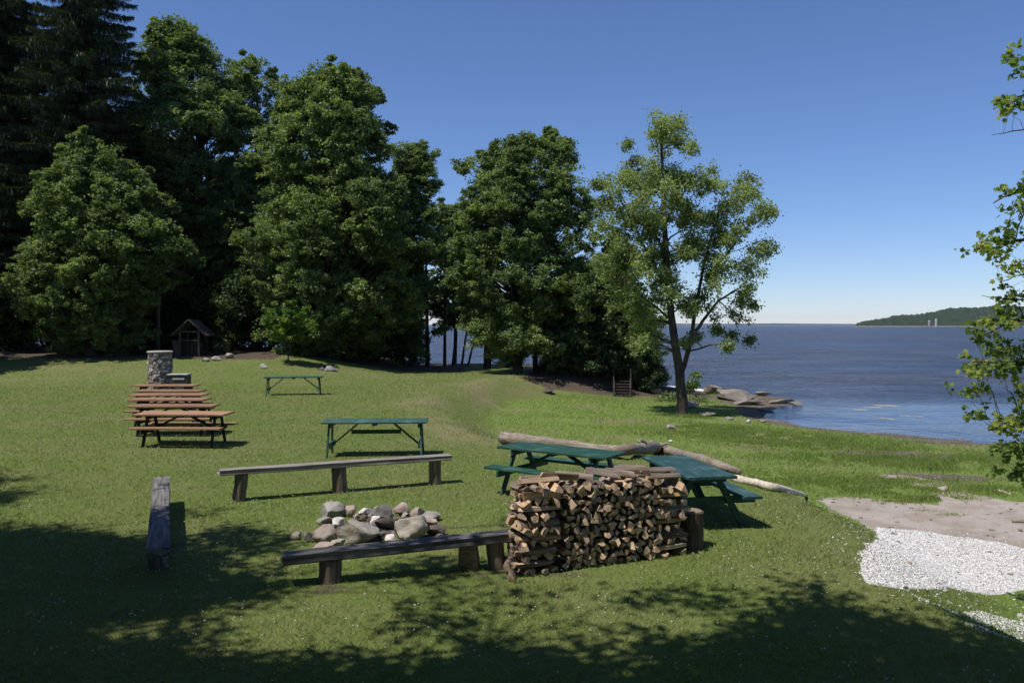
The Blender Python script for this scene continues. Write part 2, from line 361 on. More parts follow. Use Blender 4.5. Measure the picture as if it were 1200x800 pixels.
def masks(X, Y, z=None, d=None, s=None):
    if z is None: z, d, s = gz(X, Y, True)
    lowm = ss((d-.6)/2.2)
    sand = fall(X, Y, SAND, .9)
    grav = np.maximum(fall(X, Y, GRAV, .35), fall(X, Y, GRAV2, 1.2)*.2)
    mud = np.clip(1-(s-.5)/1.6, 0, 1)*(s < 30)
    for b in ((1060,535,2.2,1.2),(1100,560,1.6,.7),(900,480,1.6,2.2),(880,470,2,3),(1130,520,3,.7)): mud = np.maximum(mud, blob(X, Y, *b)*.95)
    lush = lowm*(.62+.5*vnoise(X, Y, 3.5, 9))*np.clip((46-Y)/8, 0, 1)
    lush = np.maximum(lush, blob(X, Y, 620, 480, 3.5, 5)*lowm)
    dry = np.zeros_like(X)
    dry = np.maximum(dry, lowm*ss((vnoise(X, Y, 1.9, 33)*.6+vnoise(X, Y, .7, 34)*.4-.50)/.22)*.55)
    bank = ss((d+2.2)/1.5)*(1-ss((d-1.2)/1.6))*(Y > 19)*(Y < 47)*(X < 3)
    dry = np.maximum(dry, bank*(.24+.45*vnoise(X, Y, 1.2, 12)))
    for b in ((560,470,.7,3),(620,447,1.2,1.0),(540,500,.5,2.0),(700,520,1.6,.7),(850,540,1.8,.8),(900,520,1.8,.6),(740,495,2.2,1.2),(800,530,1.6,.8),(960,548,2,.6),(1100,535,1.5,.6),(880,520,1.5,.5),(1010,525,1.2,.4),(80,432,6,1.3),(30,445,5,1.5),(430,440,8,2.5),(640,505,1.0,.6)): dry = np.maximum(dry, blob(X, Y, *b)*(.40+.25*vnoise(X, Y, .9, 40)))
    dirt_and_shade = (np.clip((Y-46+3.5*(X < -13))/3, 0, 1)*(X < -3)+np.clip((Y-42.5)/1.5, 0, 1)*(X > .8)*(s > 2.5)*(X < 11))*.9  # soil under the trees; at far left brought forward as painted tree shade
    for b in ((443,618,1.15,1.0),(443,640,.9,.5),(385,690,.35,.3),(560,675,.35,.2),(640,672,1.1,.25),(200,640,.3,.7),(760,462,2.5,2)): dirt_and_shade = np.maximum(dirt_and_shade, blob(X, Y, *b)*.62)
    return sand, grav, mud, dry, lush, dirt_and_shade
def axis(lo, hi, a, b, fine, grow, maxs):
    c = list(np.arange(a, b, fine)); st = fine; x = a
    left = []
    while x > lo: st = min(st*grow, maxs); x -= st; left.append(x)
    st = fine; x = c[-1]; right = []
    while x < hi: st = min(st*grow, maxs); x += st; right.append(x)
    return np.array(left[::-1]+c+right)
def grid_mesh(name, xs, ys, zf, mat, attrs=None, smooth=True):
    X, Y = np.meshgrid(xs, ys); nx = len(xs); V = np.stack([X.ravel(), Y.ravel(), zf.ravel()], 1)
    i = (np.arange(len(ys)-1)[:,None]*nx+np.arange(nx-1)[None,:]).ravel()
    Fq = np.stack([i, i+1, i+1+nx, i+nx], 1)
    return mesh_np(name, V, Fq, mat, smooth, attrs)
xs = axis(-560, 560, -7, 12, .13, 1.045, 40); ys = axis(-300, 560, 5.5, 20, .13, 1.03, 40)
XX, YY = np.meshgrid(xs, ys)
zz, dd, sd_ = gz(XX.ravel(), YY.ravel(), True)
mk = masks(XX.ravel(), YY.ravel(), zz, dd, sd_)
g = link('ground', grid_mesh('ground', xs, ys, zz.reshape(XX.shape), ground_material(),
    {'mask_a': np.stack([mk[0], mk[1], mk[2]], 1), 'mask_b': np.stack([mk[3], mk[4], mk[5]], 1)}))
tag(g, 'mown grass ground sloping down to a sandy lake shore', kind='structure')

# ------------------------------------------------------------ water
m = NT('lake_water'); pos = m.pos()
sep = m.n('ShaderNodeSeparateXYZ', {0: pos}).outputs
n1 = m.noise(1.0, 4, .6, m.vmul(pos, (.55,1.25,1)), .3); n2 = m.noise(3.2, 3, .6, m.vmul(pos, (.6,1.2,1))); n3 = m.noise(.09, 3, .5, m.vmul(pos, (.25,1,1)))
n4 = m.noise(.16, 2, .5, m.vmul(pos, (.35,1,1))); n5 = m.noise(.16, 5, .7, m.vmul(pos, (.5,.9,1)), .4)
dist = m.n('ShaderNodeVectorMath', {0: m.vmul(pos, (.55,1,0)), 1: (9.5,31,0)}, operation='DISTANCE').outputs['Value']
calm = m.mr(m.math('ADD', dist, m.math('MULTIPLY', m.math('SUBTRACT', n4, .5), 16.)), 5., 17.)
hgt = m.math('ADD', m.math('ADD', m.math('MULTIPLY', n1, .9), m.math('MULTIPLY', n2, .35)), m.math('MULTIPLY', n5, 5.))
st = m.math('MULTIPLY', m.mr(calm, 0, 1, .10, 1.), m.mr(n3, .3, .7, .75, 1.15))
b = m.n('ShaderNodeBump', {'Height': hgt, 'Strength': st, 'Distance': .42}).outputs[0]
tint = m.mix(m.mr(n3, .4, .65, 0, 1.), (.032,.052,.105), (.054,.060,.090))
wc = m.mix(m.mr(n5, .42, .56, 0, 1), tint, m.mix(1., tint, (.55,.60,.68), 'MULTIPLY'))  # dark ripple faces painted into the water colour along the waves
df = m.n('ShaderNodeBsdfDiffuse', {'Color': wc, 'Normal': b}).outputs[0]; gl = m.n('ShaderNodeBsdfGlossy', {'Color': (1,1,1,1), 'Roughness': .12, 'Normal': b}).outputs[0]
fr = m.n('ShaderNodeFresnel', {'IOR': 1.33, 'Normal': b}).outputs[0]      # wind chop hides the mirror-like grazing reflection: cap it
sh = m.n('ShaderNodeMixShader', {0: m.math('MINIMUM', fr, m.mr(calm, 0, 1, .50, .33)), 1: df, 2: gl}).outputs[0]
WATER = m.done(sh)
wx = axis(-8500, 8500, -20, 60, 4, 1.25, 900); wy = axis(-600, 8300, 20, 90, 4, 1.25, 900)
WX, WY = np.meshgrid(wx, wy)
w = link('lake_water', grid_mesh('lake_water', wx, wy, np.full(WX.shape, WZ), WATER)); tag(w, 'wind rippled blue lake reaching the horizon', kind='structure')

# ------------------------------------------------------------ far headland and far shore
def hill_mat(name, a, b):
    m = NT(name); pos = m.pos(); h = m.noise(.09, 6, .65, pos); z = m.n('ShaderNodeSeparateXYZ', {0: pos}).outputs[2]
    c = m.ramp(h, [(.3, a), (.7, b)])
    c = m.mix(m.mr(z, -.2, .3), (.20,.18,.15), c)
    return m.done(m.bsdf(c, .9, m.bump(h, 1., 3.), .1))
def ridge(name, label, prof, Y0, depth, amp, mat, nx=360, ny=26):
    px = np.array([p[0] for p in prof]); hh = np.array([p[1] for p in prof])
    X = (np.linspace(px[0], px[-1], nx)-CX)/F*Y0; t = np.linspace(0, 1, ny)
    hx = np.interp(X/Y0*F+CX, px, hh)*Y0/F
    XX, T = np.meshgrid(X, t); HX = np.broadcast_to(hx, XX.shape)
    Yv = Y0+(T-.25)*depth
    Z = WZ-.6+HX*np.sin(np.clip(T*1.15, 0, 1)*math.pi/2)**.75*1.0
    Z = Z+amp*(vnoise(XX, Yv, 9, 1)-.5+.6*(vnoise(XX, Yv, 22, 2)-.5)+.5*(vnoise(XX, Yv, 4.5, 3)-.5))*np.clip(HX/8, 0, 1)*np.clip(T*6, .0, 1)
    V = np.stack([(XX*Yv/Y0).ravel(), Yv.ravel(), Z.ravel()], 1)
    i = (np.arange(ny-1)[:,None]*nx+np.arange(nx-1)[None,:]).ravel()
    me = mesh_np(name, V, np.stack([i, i+1, i+1+nx, i+nx], 1), mat, False)
    return tag(link(name, me), label, kind='structure')
ridge('hills', 'low wooded headland across the lake', [(1001,0),(1004,3),(1012,6),(1030,9),(1048,12),(1062,14),(1078,15),(1095,19),(1108,22),(1130,24),(1150,25),(1180,26),(1240,26),(1330,30),(1500,34)], 1500, 420, 7, hill_mat('headland_woods', (.014,.026,.014), (.040,.058,.026)), 620, 60)
ridge('hills', 'thin blue far shore on the horizon', [(560,.8),(640,1.4),(720,1.7),(800,1.6),(870,1.4),(905,1.9),(950,1.5),(1010,1.2),(1060,1)], 5200, 900, 4, hill_mat('far_shore_woods', (.02,.035,.02), (.04,.06,.03)))
def silo(px, hpx, wpx, Y, label, mat):
    p = Vector(((px-CX)/F*Y, Y, WZ)); r = wpx/2*Y/F; h = hpx*Y/F
    t = empty('silo', p); b = MB(); b.tube([(0,0,0),(0,0,h*.45),(0,0,h*.86)], [r*1.03,r,r], 20); b.build('tower', mat, t, True, sharp=40)
    b = MB(); b.tube([(0,0,h*.862),(0,0,h*.92),(0,0,h*.97),(0,0,h)], [r*1.06,r*.85,r*.5,r*.08], 20); b.build('roof', M['concrete'], t, True, sharp=50)
    tag(t, label, 'silo')
silo(1097, 9.5, 2.6, 1385, 'pale silo standing at the foot of the wooded headland, the brighter one', M['concrete'])
silo(1089, 7.5, 2.8, 1385, 'squat grey silo at the foot of the wooded headland, left of the pale one', M['st_grey'])
# ------------------------------------------------------------ picnic tables
def picnic_table(L, top, frame, seats=True, W=.72, hgt=.75, stretcher=False, legm=None, sy=.655, fy=.56):
    """x along the length"""
    legm = legm or frame
    t = empty('picnic_table')
    b = MB(); n = 5; pw = (W-.006*(n-1))/n
    for i in range(n):
        y = -W/2+pw/2+i*(pw+.006)
        b.box((random.uniform(-.006,.006), y, hgt-.019+random.uniform(-.0015,.0015)), (L, pw, .038), None, 0, 0, .004)
    b.build('tabletop', top, t)
    xe = L/2-.30 if seats else L/2-.17
    for cx_ in (-xe, 0, xe):
        b = MB(); b.box((cx_, 0, hgt-.085 if cx_ else hgt-.062), (.04 if cx_ else .09, W-.04, .085 if cx_ else .04), None, 0, 0, .004); b.build('cleat', frame, t)
    if seats:
        for s in (-1, 1):
            for q in (-1, 1):
                l = MB(); l.beam((s*(xe+.045), q*.17, hgt-.045), (s*(xe+.045), q*fy, 0), .09, .04, side=(0,1,0)); l.build('leg', legm, t)
            c = MB(); c.beam((s*(xe+.0), -(sy+.1), .37), (s*(xe+.0), sy+.1, .37), .04, .10); c.build('crossbeam', legm, t)
            c = MB(); c.beam((s*(xe-.03), 0, .38), (s*.16, 0, hgt-.09), .085, .04); c.build('brace', frame, t)
        for q in (-1, 1):
            c = MB(); c.box((0, q*sy, .441), (L, .135, .038), None, 0, 0, .004); c.box((0, q*sy-q*.141, .4405), (L-.01, .135, .038), None, 0, 0, .004)
            c.build('seat', top, t)
    else:
        for s in (-1, 1):
            for q in (-1, 1):
                l = MB(); l.beam((s*(xe+.03), q*.20, hgt-.04), (s*(xe+.06), q*.35, 0), .075, .038, side=(0,1,0)); l.build('leg', legm, t)
            c = MB(); c.beam((s*(xe+.0), -.31, .24), (s*(xe+.0), .31, .24), .04, .12); c.build('crossbeam', frame, t)
            c = MB(); c.beam((s*(xe-.03), 0, .25), (s*(xe-.56), 0, hgt-.06), .07, .035); c.build('brace', frame, t)
        if stretcher:
            c = MB(); c.box((0, .03, .50), (2*(xe-.40), .035, .085), None, 0, 0, .004); c.build('stretcher', frame, t)
    return t
def place(t, x, y, rz, dz=0):
    t.location = (x, y, z1(x, y)+dz); t.rotation_euler = (0, 0, rz)
base = picnic_table(2.08, M['brown'], M['brown_frame'], sy=.53, fy=.42)
rows = [(209.5, 485.5, 2.08, 'brown picnic table at the near end of the brown row'),
        (199, 475.6, 2.11, 'brown picnic table second from the near end of the brown row'),
        (193.4, 467.6, 2.09, 'brown picnic table third from the near end of the brown row'),
        (194.4, 462.3, 2.08, 'brown picnic table third from the stone pillar'),
        (194.0, 457.6, 2.08, 'brown picnic table second from the stone pillar'),
        (190.0, 451.6, 2.06, 'brown picnic table right in front of the stone pillar')]
for i, (px, py, L, lab) in enumerate(rows):
    t = base if i == 0 else copy_tree(base)
    p = onz(px, py, .75); place(t, p.x, p.y+.34, R((-1.5, 2., -.8, 1.5, -1., .6)[i]))
    tag(t, lab, 'picnic table', 'row of brown picnic tables on the lawn')
# green tables without benches
t = picnic_table(2.2, M['green_pale'], M['green_dark'], False, .72, .75, True, M['green_pale'])
p = onz(438, 494, .75); place(t, p.x, p.y+.3, R(3)); tag(t, 'worn green trestle table without benches, behind the long log bench', 'table')
t = picnic_table(2.25, M['green_dark'], M['green_dark'], False, .7, .72)
p = onz(342, 442, .72); place(t, p.x, p.y+.3, R(9)); tag(t, 'green table without benches, alone on the far lawn', 'table')
# green tables with benches
t = picnic_table(2.08, M['green_dark'], M['green_dark'], True, .72)
place(t, .80, 13.5, R(-35)); tag(t, 'dark green picnic table between the firewood stack and the driftwood log', 'picnic table', 'green picnic tables by the bank')
t = picnic_table(1.8, M['bluegreen'], M['green_leg'], True, .70)
place(t, 2.52, 11.85, R(101), .0); tag(t, 'bluish green picnic table right of the firewood stack, seen from its end', 'picnic table', 'green picnic tables by the bank')

# ------------------------------------------------------------ log benches
def plank(a, b, w, th, mat, parent, seg=16, wob=.006):
    """rough hewn plank between two world points (top centre line), geometry local to a"""
    a = Vector(a); b = Vector(b); L = (b-a).length; m = MB(); rings = []
    prof = [(-.5,.0),(-.47,-.35),(-.5,-.8),(-.42,-1),(.42,-1),(.5,-.75),(.47,-.3),(.5,.0),(.2,.02),(-.2,.01)]
    for i in range(seg+1):
        x = L*i/seg; r = []
        for j, (py, pz) in enumerate(prof):
            q = mnoise.noise(Vector((x*1.3, j*.9, a.x)))
            r.append(Vector((x+(q*.05 if i in (0, seg) else 0), py*w*(1+.10*mnoise.noise(Vector((x*.7, j*.2, a.y)))), pz*th+q*wob)))
        rings.append(r)
    n = len(prof); m.add([v for r in rings for v in r], [(i*n+k, i*n+(k+1)%n, (i+1)*n+(k+1)%n, (i+1)*n+k) for i in range(seg) for k in range(n)])
    m.f.append(tuple(range(n))); m.m.append(0); m.f.append(tuple(seg*n+k for k in range(n-1,-1,-1))); m.m.append(0)
    o = m.build('plank', mat, parent)
    x = (b-a).normalized(); y = Vector((0,0,1)).cross(x).normalized(); z = x.cross(y)
    o.rotation_euler = Matrix((x, y, z)).transposed().to_euler(); o.location = a
    return o
def log_post(p, r, z0, zt, parent, mat, lean=0, name='post'):
    m = MB(); h = zt-z0
    m.tube([(0,0,-.08),(lean*.02,0,h*.25),(lean*.04,0,h*.6),(lean*.05,0,h)], [r*1.06,r,r*.98,r*.99], 18, True, 0, .10)
    o = m.build(name, mat, parent, True, sharp=50); o.location = (p[0], p[1], z0); return o
def log_bench(a, b, w, th, posts, label, mat, pr=.115, dark=None):
    t = empty('log_bench', (0,0,0))
    a = Vector(a); b = Vector(b); t.location = (a.x, a.y, z1(a.x, a.y)); off = t.location.copy()
    plank(a-off, b-off, w, th, mat, t)
    for f, r in posts:
        q = a.lerp(b, f); z0 = z1(q.x, q.y)
        log_post((q.x-off.x, q.y-off.y), r, z0-off.z, q.z-th*1.03-off.z, t, M['post'], random.uniform(-1,1))
    tag(t, label, 'bench', 'log benches around the fire ring'); return t
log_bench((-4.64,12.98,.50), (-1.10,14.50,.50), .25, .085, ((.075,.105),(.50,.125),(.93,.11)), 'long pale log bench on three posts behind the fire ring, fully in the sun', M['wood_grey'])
log_bench((-5.50,12.86,.41), (-3.78,8.74,.41), .23, .095, ((.16,.10),(.84,.10)), 'log bench pointing away from the viewer, standing alone left of the fire ring', M['wood_shaded'])
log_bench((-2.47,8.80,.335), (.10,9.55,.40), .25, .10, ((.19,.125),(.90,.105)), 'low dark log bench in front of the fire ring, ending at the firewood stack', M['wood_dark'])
def stump(name, px, py, r, h, label, cat, tilt=0):
    p = hit(px, py); t = empty(name, (p.x, p.y+r, z1(p.x, p.y+r)))
    m = MB(); m.tube([(0,0,-.05),(.0,0,.04),(0,0,h*.5),(0,0,h*.97)], [r*1.2,r*1.08,r*.98,r], 22, True, 0, .16); m.build('trunk', M['bark_stump'], t, True, sharp=50)
    m = MB(); m.tube([(0,0,h*.972),(0,0,h)], [r*.93,r*.91], 22, True, 0, .1); m.build('cut_top', M['rings'], t, True, sharp=40)
    t.rotation_euler = (R(tilt), 0, random.random()); tag(t, label, cat); return t
stump('chopping_block', 812, 645, .165, .46, 'dark barked chopping block at the right end of the firewood stack', 'wood block')
# split block leaning by the front bench
p = hit(549, 669)
m = MB(); m.add([(-.13,-.02,0),(.10,-.07,0),(.14,.09,0),(-.02,.15,0),(-.12,-.04,.33),(.07,-.08,.33),(.10,.07,.32),(-.05,.11,.33)], [(3,2,1,0),(4,5,6,7),(0,1,5,4),(1,2,6,5),(2,3,7,6),(3,0,4,7)])
o = m.build('wood_block', M['split'], None); o.location = (p.x, p.y+.06, z1(p.x, p.y+.06)-.01)
bm_mod = o.modifiers.new('b', 'BEVEL'); bm_mod.width = .02; bm_mod.segments = 2
tag(o, 'reddish split wood block standing under the front bench beside its right post', 'wood block')

# ------------------------------------------------------------ firewood stack
def log_mesh(kind, L, r, rnd):
    """split log along x, centred; kind: round, half, quarter, wedge, slab"""
    if kind == 'round': sec = [(math.cos(a)*r*.8, math.sin(a)*r*.8) for a in np.linspace(0, 2*math.pi, 11)[:-1]]; bark = [1]*10
    elif kind == 'half': sec = [(math.cos(a)*r*1.1, math.sin(a)*r*1.1-r*.4) for a in np.linspace(0, math.pi, 8)]; bark = [1]*7+[0]
    elif kind == 'quarter': sec = [(-r*.6,-r*.7)]+[(-r*.6+math.cos(a)*r*1.6, -r*.7+math.sin(a)*r*1.6) for a in np.linspace(0, math.pi/2, 6)]; bark = [0]+[1]*5+[0]
    elif kind == 'wedge': sec = [(-r*1.0,-r*.6),(r*.95,-r*.75),(r*.75,r*.1),(-r*.1,r*.95)]; bark = [0,1,1,0]
    else: sec = [(-r*1.05,-r*.5),(r*1.0,-r*.6),(r*1.05,r*.25),(r*.2,r*.6),(-r*.9,r*.45)]; bark = [0,0,1,0,0]
    sec = [(y+rnd.uniform(-.09,.09)*r, z+rnd.uniform(-.09,.09)*r) for y, z in sec]; n = len(sec); m = MB(); seg = 4; vs = []
    tw = rnd.uniform(-.12,.12); bx = rnd.uniform(-.012,.012); e0 = (rnd.uniform(-.5,.5), rnd.uniform(-.5,.5)); e1 = (rnd.uniform(-.5,.5), rnd.uniform(-.5,.5))
    for i in range(seg+1):
        f = i/seg; x = (f-.5)*L; a = tw*(f-.5); k = 1+rnd.uniform(-.05,.05); k *= .96 if i in (0, seg) else 1
        for y, z in sec:
            e = e0 if i == 0 else e1 if i == seg else (0,0)
            yy = (y*math.cos(a)-z*math.sin(a))*k; zz = (y*math.sin(a)+z*math.cos(a))*k
            vs.append((x+e[0]*y+e[1]*z+rnd.uniform(-.004,.004), yy+bx*math.sin(f*math.pi)*3, zz+rnd.uniform(-.002,.002)))
    m.add(vs, [])
    for i in range(seg):
        for k in range(n): m.f.append((i*n+k, i*n+(k+1)%n, (i+1)*n+(k+1)%n, (i+1)*n+k)); m.m.append(2 if bark[k] else 1)
    m.f.append(tuple(range(n-1,-1,-1))); m.m.append(0); m.f.append(tuple(seg*n+k for k in range(n))); m.m.append(0)
    return m
rnd = random.Random(5); KINDS = ['round','half','quarter','wedge','slab','wedge','quarter','wedge']
PROTO = {}
for sz, r in (('s',.036),('m',.044),('l',.053)):
    PROTO[sz] = [log_mesh(KINDS[i], .40+rnd.uniform(-.03,.03), r, rnd).mesh('split_log', [M['end'], M['split'], M['fwbark']]) for i in range(8)]
SLABS = [log_mesh('slab' if i % 2 else 'half', .50, .05, rnd).mesh('split_log', [M['end'], M['split'], M['fwbark']]) for i in range(6)]
YEL = [log_mesh('slab', .46, .042, rnd).mesh('split_log', [M['end'], M['yellow_split'], M['yellow_split']]) for i in range(3)]
U = Vector((2.09,.88,0)).normalized(); NN = Vector((U.y,-U.x,0)); ORG = Vector((.03,9.11,0))
ang = math.atan2(U.y, U.x)
def put_log(me, u, z, n, mode, group, label, roll=None, tilt=0, yaw=0):
    """u along the stack, n depth behind the front face; mode 'in' = end faces the viewer, 'along' = side faces the viewer"""
    q = ORG+U*u-NN*n
    o = link('split_log', me); rz = (ang+math.pi/2 if mode == 'in' else ang)+yaw
    if rnd.random() < .5: rz += math.pi
    roll = rnd.uniform(0, 2*math.pi) if roll is None else roll
    o.matrix_world = Matrix.Translation((q.x, q.y, z)) @ Matrix.Rotation(rz, 4, 'Z') @ Matrix.Rotation(tilt, 4, 'Y') @ Matrix.Rotation(roll, 4, 'X')
    tag(o, label, 'firewood', group); return o
gL, gM, gR, gT = 'logs of the criss-cross left end of the firewood stack', 'logs in the middle of the firewood stack', 'logs of the criss-cross right end of the firewood stack', 'logs lying loose on top of the firewood stack'
zb = [z1(*(ORG+U*u).xy) for u in np.linspace(-.1, 2.3, 9)]
def zg(u): return float(np.interp(u, np.linspace(-.1, 2.3, 9), zb))
def crib(u0, u1, top, group, tall, end):
    z = zg((u0+u1)/2)+.035; k = 0
    while z < top:
        hz = rnd.uniform(.070,.082); lean = -.07*(1-z/top) if end == 'left' else 0
        if k % 2 == 0:   # ends towards the viewer
            n = rnd.choice((3,4)) if end == 'right' else rnd.choice((4,5,6))
            for i in range(n):
                put_log(rnd.choice(PROTO['l' if rnd.random() < .5 else 'm']), u0+lean*.6+(i+.5)*(u1-u0)/n+rnd.uniform(-.016,.016), z+rnd.uniform(-.010,.012), .20+rnd.uniform(-.09,.04), 'in', group, 'short split log in the %s, cut end outward' % tall, None, rnd.uniform(-.07,.07), rnd.uniform(-.2,.2))
        else:
            for j, n_ in enumerate((.045, .155, .265, .36)):
                yel = end == 'right' and j == 0 and k in (5, 9)
                o = put_log(rnd.choice(YEL if yel else SLABS), (u0+u1)/2+lean+rnd.uniform(-.05,.05), z+rnd.uniform(-.012,.012), n_+rnd.uniform(-.03,.02), 'along', group,
                    'split log lying sideways in the %s' % tall, rnd.choice((0, math.pi, .4, -.4, 1.2)), rnd.uniform(-.04,.04), rnd.uniform(-.10,.10))
                if yel: o['label'] = '%s yellowish board-like log in the right end of the firewood stack' % ('lower' if k == 5 else 'upper'); del o['group']
        z += hz; k += 1
crib(.10, .56, .98, gL, 'criss-cross left end of the firewood stack', 'left')
crib(1.86, 2.24, .84, gR, 'criss-cross right end of the firewood stack', 'right')
row = 0; z = .045
def topz(u): return 1.0+.02*math.sin(u*9)-.05*math.exp(-((u-.85)/.25)**2)-.02*(u > 1.35)
while z < 1.08:
    u = .59+(row % 2)*.04
    while u < 1.84:
        sz = rnd.choice('smmll'); w = {'s':.068,'m':.084,'l':.100}[sz]
        if z+zg(u) < topz(u)-.02:
            put_log(rnd.choice(PROTO[sz]), u+w/2, z+zg(u)+rnd.uniform(-.014,.014), .20+rnd.uniform(-.055,.035), 'in', gM, 'split log in the packed middle of the firewood stack, cut end outward', None, rnd.uniform(-.05,.05), rnd.uniform(-.1,.1))
        u += w*rnd.uniform(.93, 1.03)
    z += .079; row += 1
# loose logs on top
for (u, z, n, yaw, sz, lab) in ((.33,1.035,.10,.03,'b','thick pale slab lying along the top of the left end of the firewood stack'),
    (.42,1.03,.28,.10,'b','dark log lying along the back of the top left of the firewood stack'),
    (.62,1.06,.14,-.5,'l','bark covered log lying aslant on the dip in the top of the firewood stack'),
    (.86,1.04,.2,-.7,'l','greyish log right of the aslant one on the firewood stack'),
    (1.20,1.05,.16,-.95,'l','log pointing at the viewer left of the raised top of the firewood stack'),
    (1.42,1.04,.12,-1.1,'l','log on the raised top of the firewood stack, pointing down towards the viewer'),
    (1.62,1.05,.2,-.55,'l','round log lying aslant on the raised top of the firewood stack'),
    (1.78,.98,.33,.05,'b','dark log behind the round one on top of the firewood stack'),
    (2.0,.955,.10,.06,'b','pale orange log lying along the top of the right end of the firewood stack'),
    (1.97,.955,.26,-.1,'b','second long log on the top right end of the firewood stack'),
    (1.93,1.03,.16,.04,'b','uppermost log of the firewood stack, lying along its top right corner')):
    me = rnd.choice(SLABS) if sz == 'b' else rnd.choice(PROTO['l'])
    put_log(me, u, z-.01, n, 'along', None, lab, rnd.choice((0, .4, -.3)), rnd.uniform(-.06,.06), yaw)
# fallen bits at the foot of the left end
for (u, n, yaw, lab) in ((-.02,.02,1.1,'old grey log fallen at the left foot of the firewood stack'),
    (.02,.26,1.3,'bark covered log poking out left of the firewood stack at ground level'), (.0,.14,1.0,'log resting on the fallen ones at the left foot of the firewood stack')):
    put_log(rnd.choice(PROTO['l']), u, zg(u)+(.04 if 'resting' not in lab else .12), n, 'along', None, lab, None, 0, yaw)
# ------------------------------------------------------------ stones
def ico(sub):
    import bmesh
    bm = bmesh.new(); bmesh.ops.create_icosphere(bm, subdivisions=sub, radius=1.0)
    v = np.array([x.co[:] for x in bm.verts]); f = np.array([[q.index for q in p.verts] for p in bm.faces]); bm.free(); return v, f
ICO = {k: ico(k) for k in (1,3,4)}
def rock_mesh(name, dims, seed, mat, cuts=9, sub=3, rough=.10):
    r = np.random.default_rng(seed); v, f = ICO[sub]; v = v.copy()
    for i in range(cuts):
        n = r.normal(size=3); n /= np.linalg.norm(n); d = r.uniform(.42, .86)
        v -= np.maximum(0, v@n-d)[:,None]*n[None,:]
    s = seed*3.1
    nz = np.array([mnoise.noise(Vector(p*2.2)+Vector((s,0,0)))+.5*mnoise.noise(Vector(p*5)+Vector((s,0,0))) for p in v])
    v *= (1+rough*nz)[:,None]
    mn, mx = v.min(0), v.max(0); v = (v-(mn+mx)/2)/(mx-mn)*np.array(dims)[None,:]; v[:,2] += dims[2]/2
    me = mesh_np(name, v, f, mat, True); me.set_sharp_from_angle(angle=R(28)); return me
def stone(cx, foot, wpx, hpx, mat, label, cat='stone', group=None, lift=0, seed=0, depth=.8, name='stone', rz=None, cuts=9, zf=None, sink=.12):
    p = hit(cx, foot); sc = p.y/F; w = wpx*sc; w *= 1.02; h = hpx*sc*.9
    d = w*depth; y = p.y+d*.35
    o = link(name, rock_mesh(name, (w, d, h*(1+sink)), seed, mat, cuts, 4 if wpx > 24 else 3))
    o.location = (p.x, y, z1(p.x, y)-h*sink+lift); o.rotation_euler = (R(random.uniform(-6,6)), R(random.uniform(-6,6)), R(random.uniform(-12,12)) if rz is None else rz)
    tag(o, label, cat, group); return o
random.seed(21)
gr = 'stones of the fire ring'
FR = [(413.5,638,55,31,'st_tan','largest flat topped tan boulder at the front of the fire ring',0),
 (481.5,634,40,30,'st_tan','big rounded tan boulder at the front right of the fire ring',0),
 (378,636,30,23,'st_pink','smooth brownish boulder at the front left of the fire ring',0),
 (389,607,32,20,'st_grey','blocky stone with a flat top at the back left of the fire ring',0),
 (410,606,15,14,'st_pink','small pinkish stone right of the blocky one at the back of the fire ring',0),
 (426,604,18,9,'st_white','flat pale block lying at the back of the fire ring',0),
 (446,611,24,22,'st_grey','pointed grey stone standing in the middle of the fire ring',0),
 (440,618,15,14,'st_white','whitish stone in the fire ring below the pointed one',0),
 (452,623,26,19,'st_dark','dark reddish wedge of rock in the fire ring between the two front boulders',0),
 (470,606,20,18,'st_pink','round topped pink stone standing highest at the back right of the fire ring',0),
 (475,609,12,9,'st_grey','small grey stone under the round topped pink one',0),
 (489,610,17,17,'st_pink','upright pinkish stone with a hollow at the right of the fire ring',0),
 (503,612,27,13,'st_grey','flat grey brown slab at the right edge of the fire ring',0),
 (503,619,20,12,'st_pink','brown stone below the flat slab at the right edge of the fire ring',0),
 (509,629,25,14,'st_dark','dark low stone at the right front edge of the fire ring',0),
 (395,617,15,11,'st_white','pinkish white stone on the left side of the fire ring',0),
 (379,615,19,10,'st_grey','low grey stone at the left of the fire ring under the blocky one',0),
 (457,637,14,12,'st_white','bright white stone in the gap between the two front boulders',0),
 (345,633,13,10,'st_tan','small tan stone lying apart, furthest left of the fire ring',0),
 (360,636,11,14,'st_grey','small upright grey stone left of the smooth brownish boulder',0),
 (395,643,18,10,'st_tan','tan stone half hidden by the front bench, before the largest boulder',0),
 (378,644,27,7,'st_pink','low pinkish stone behind the front bench at the left of the fire ring',0),
 (427,611,12,8,'st_dark','sooty small stone behind the largest boulder of the fire ring',0),
 (466,612,12,7,'st_dark','sooty small stone behind the big rounded boulder of the fire ring',0),
 (514,631,10,6,'st_grey','smallest grey stone at the right front edge of the fire ring',0),
 (458,604,11,9,'st_grey','small grey stone at the back of the fire ring left of the round topped one',0),
 (418,609,9,7,'st_pink','tiny pink stone at the back of the fire ring in front of the pale block',0),
 (436,606,10,8,'st_grey','small grey stone at the back of the fire ring right of the pale block',0)]
for i, (cx, ft, w, h, mt, lab, lf) in enumerate(FR):
    stone(cx, ft, w, h, M[mt], lab, 'stone', gr, lf, 100+i, .75 if w > 20 else .9, cuts=7 if w > 28 else 12)
c = onz(443, 619, 0); c_fire = (c.x, c.y); r_ = np.linspace(0, 2*math.pi, 25)[:-1]
m = MB(); vs = [(0,0,.03)]+[(math.cos(a)*.42, math.sin(a)*.42*.9, .028) for a in r_]+[(math.cos(a)*(.66+.06*math.sin(a*5)), math.sin(a)*(.6+.05*math.cos(a*4)), -.012) for a in r_]
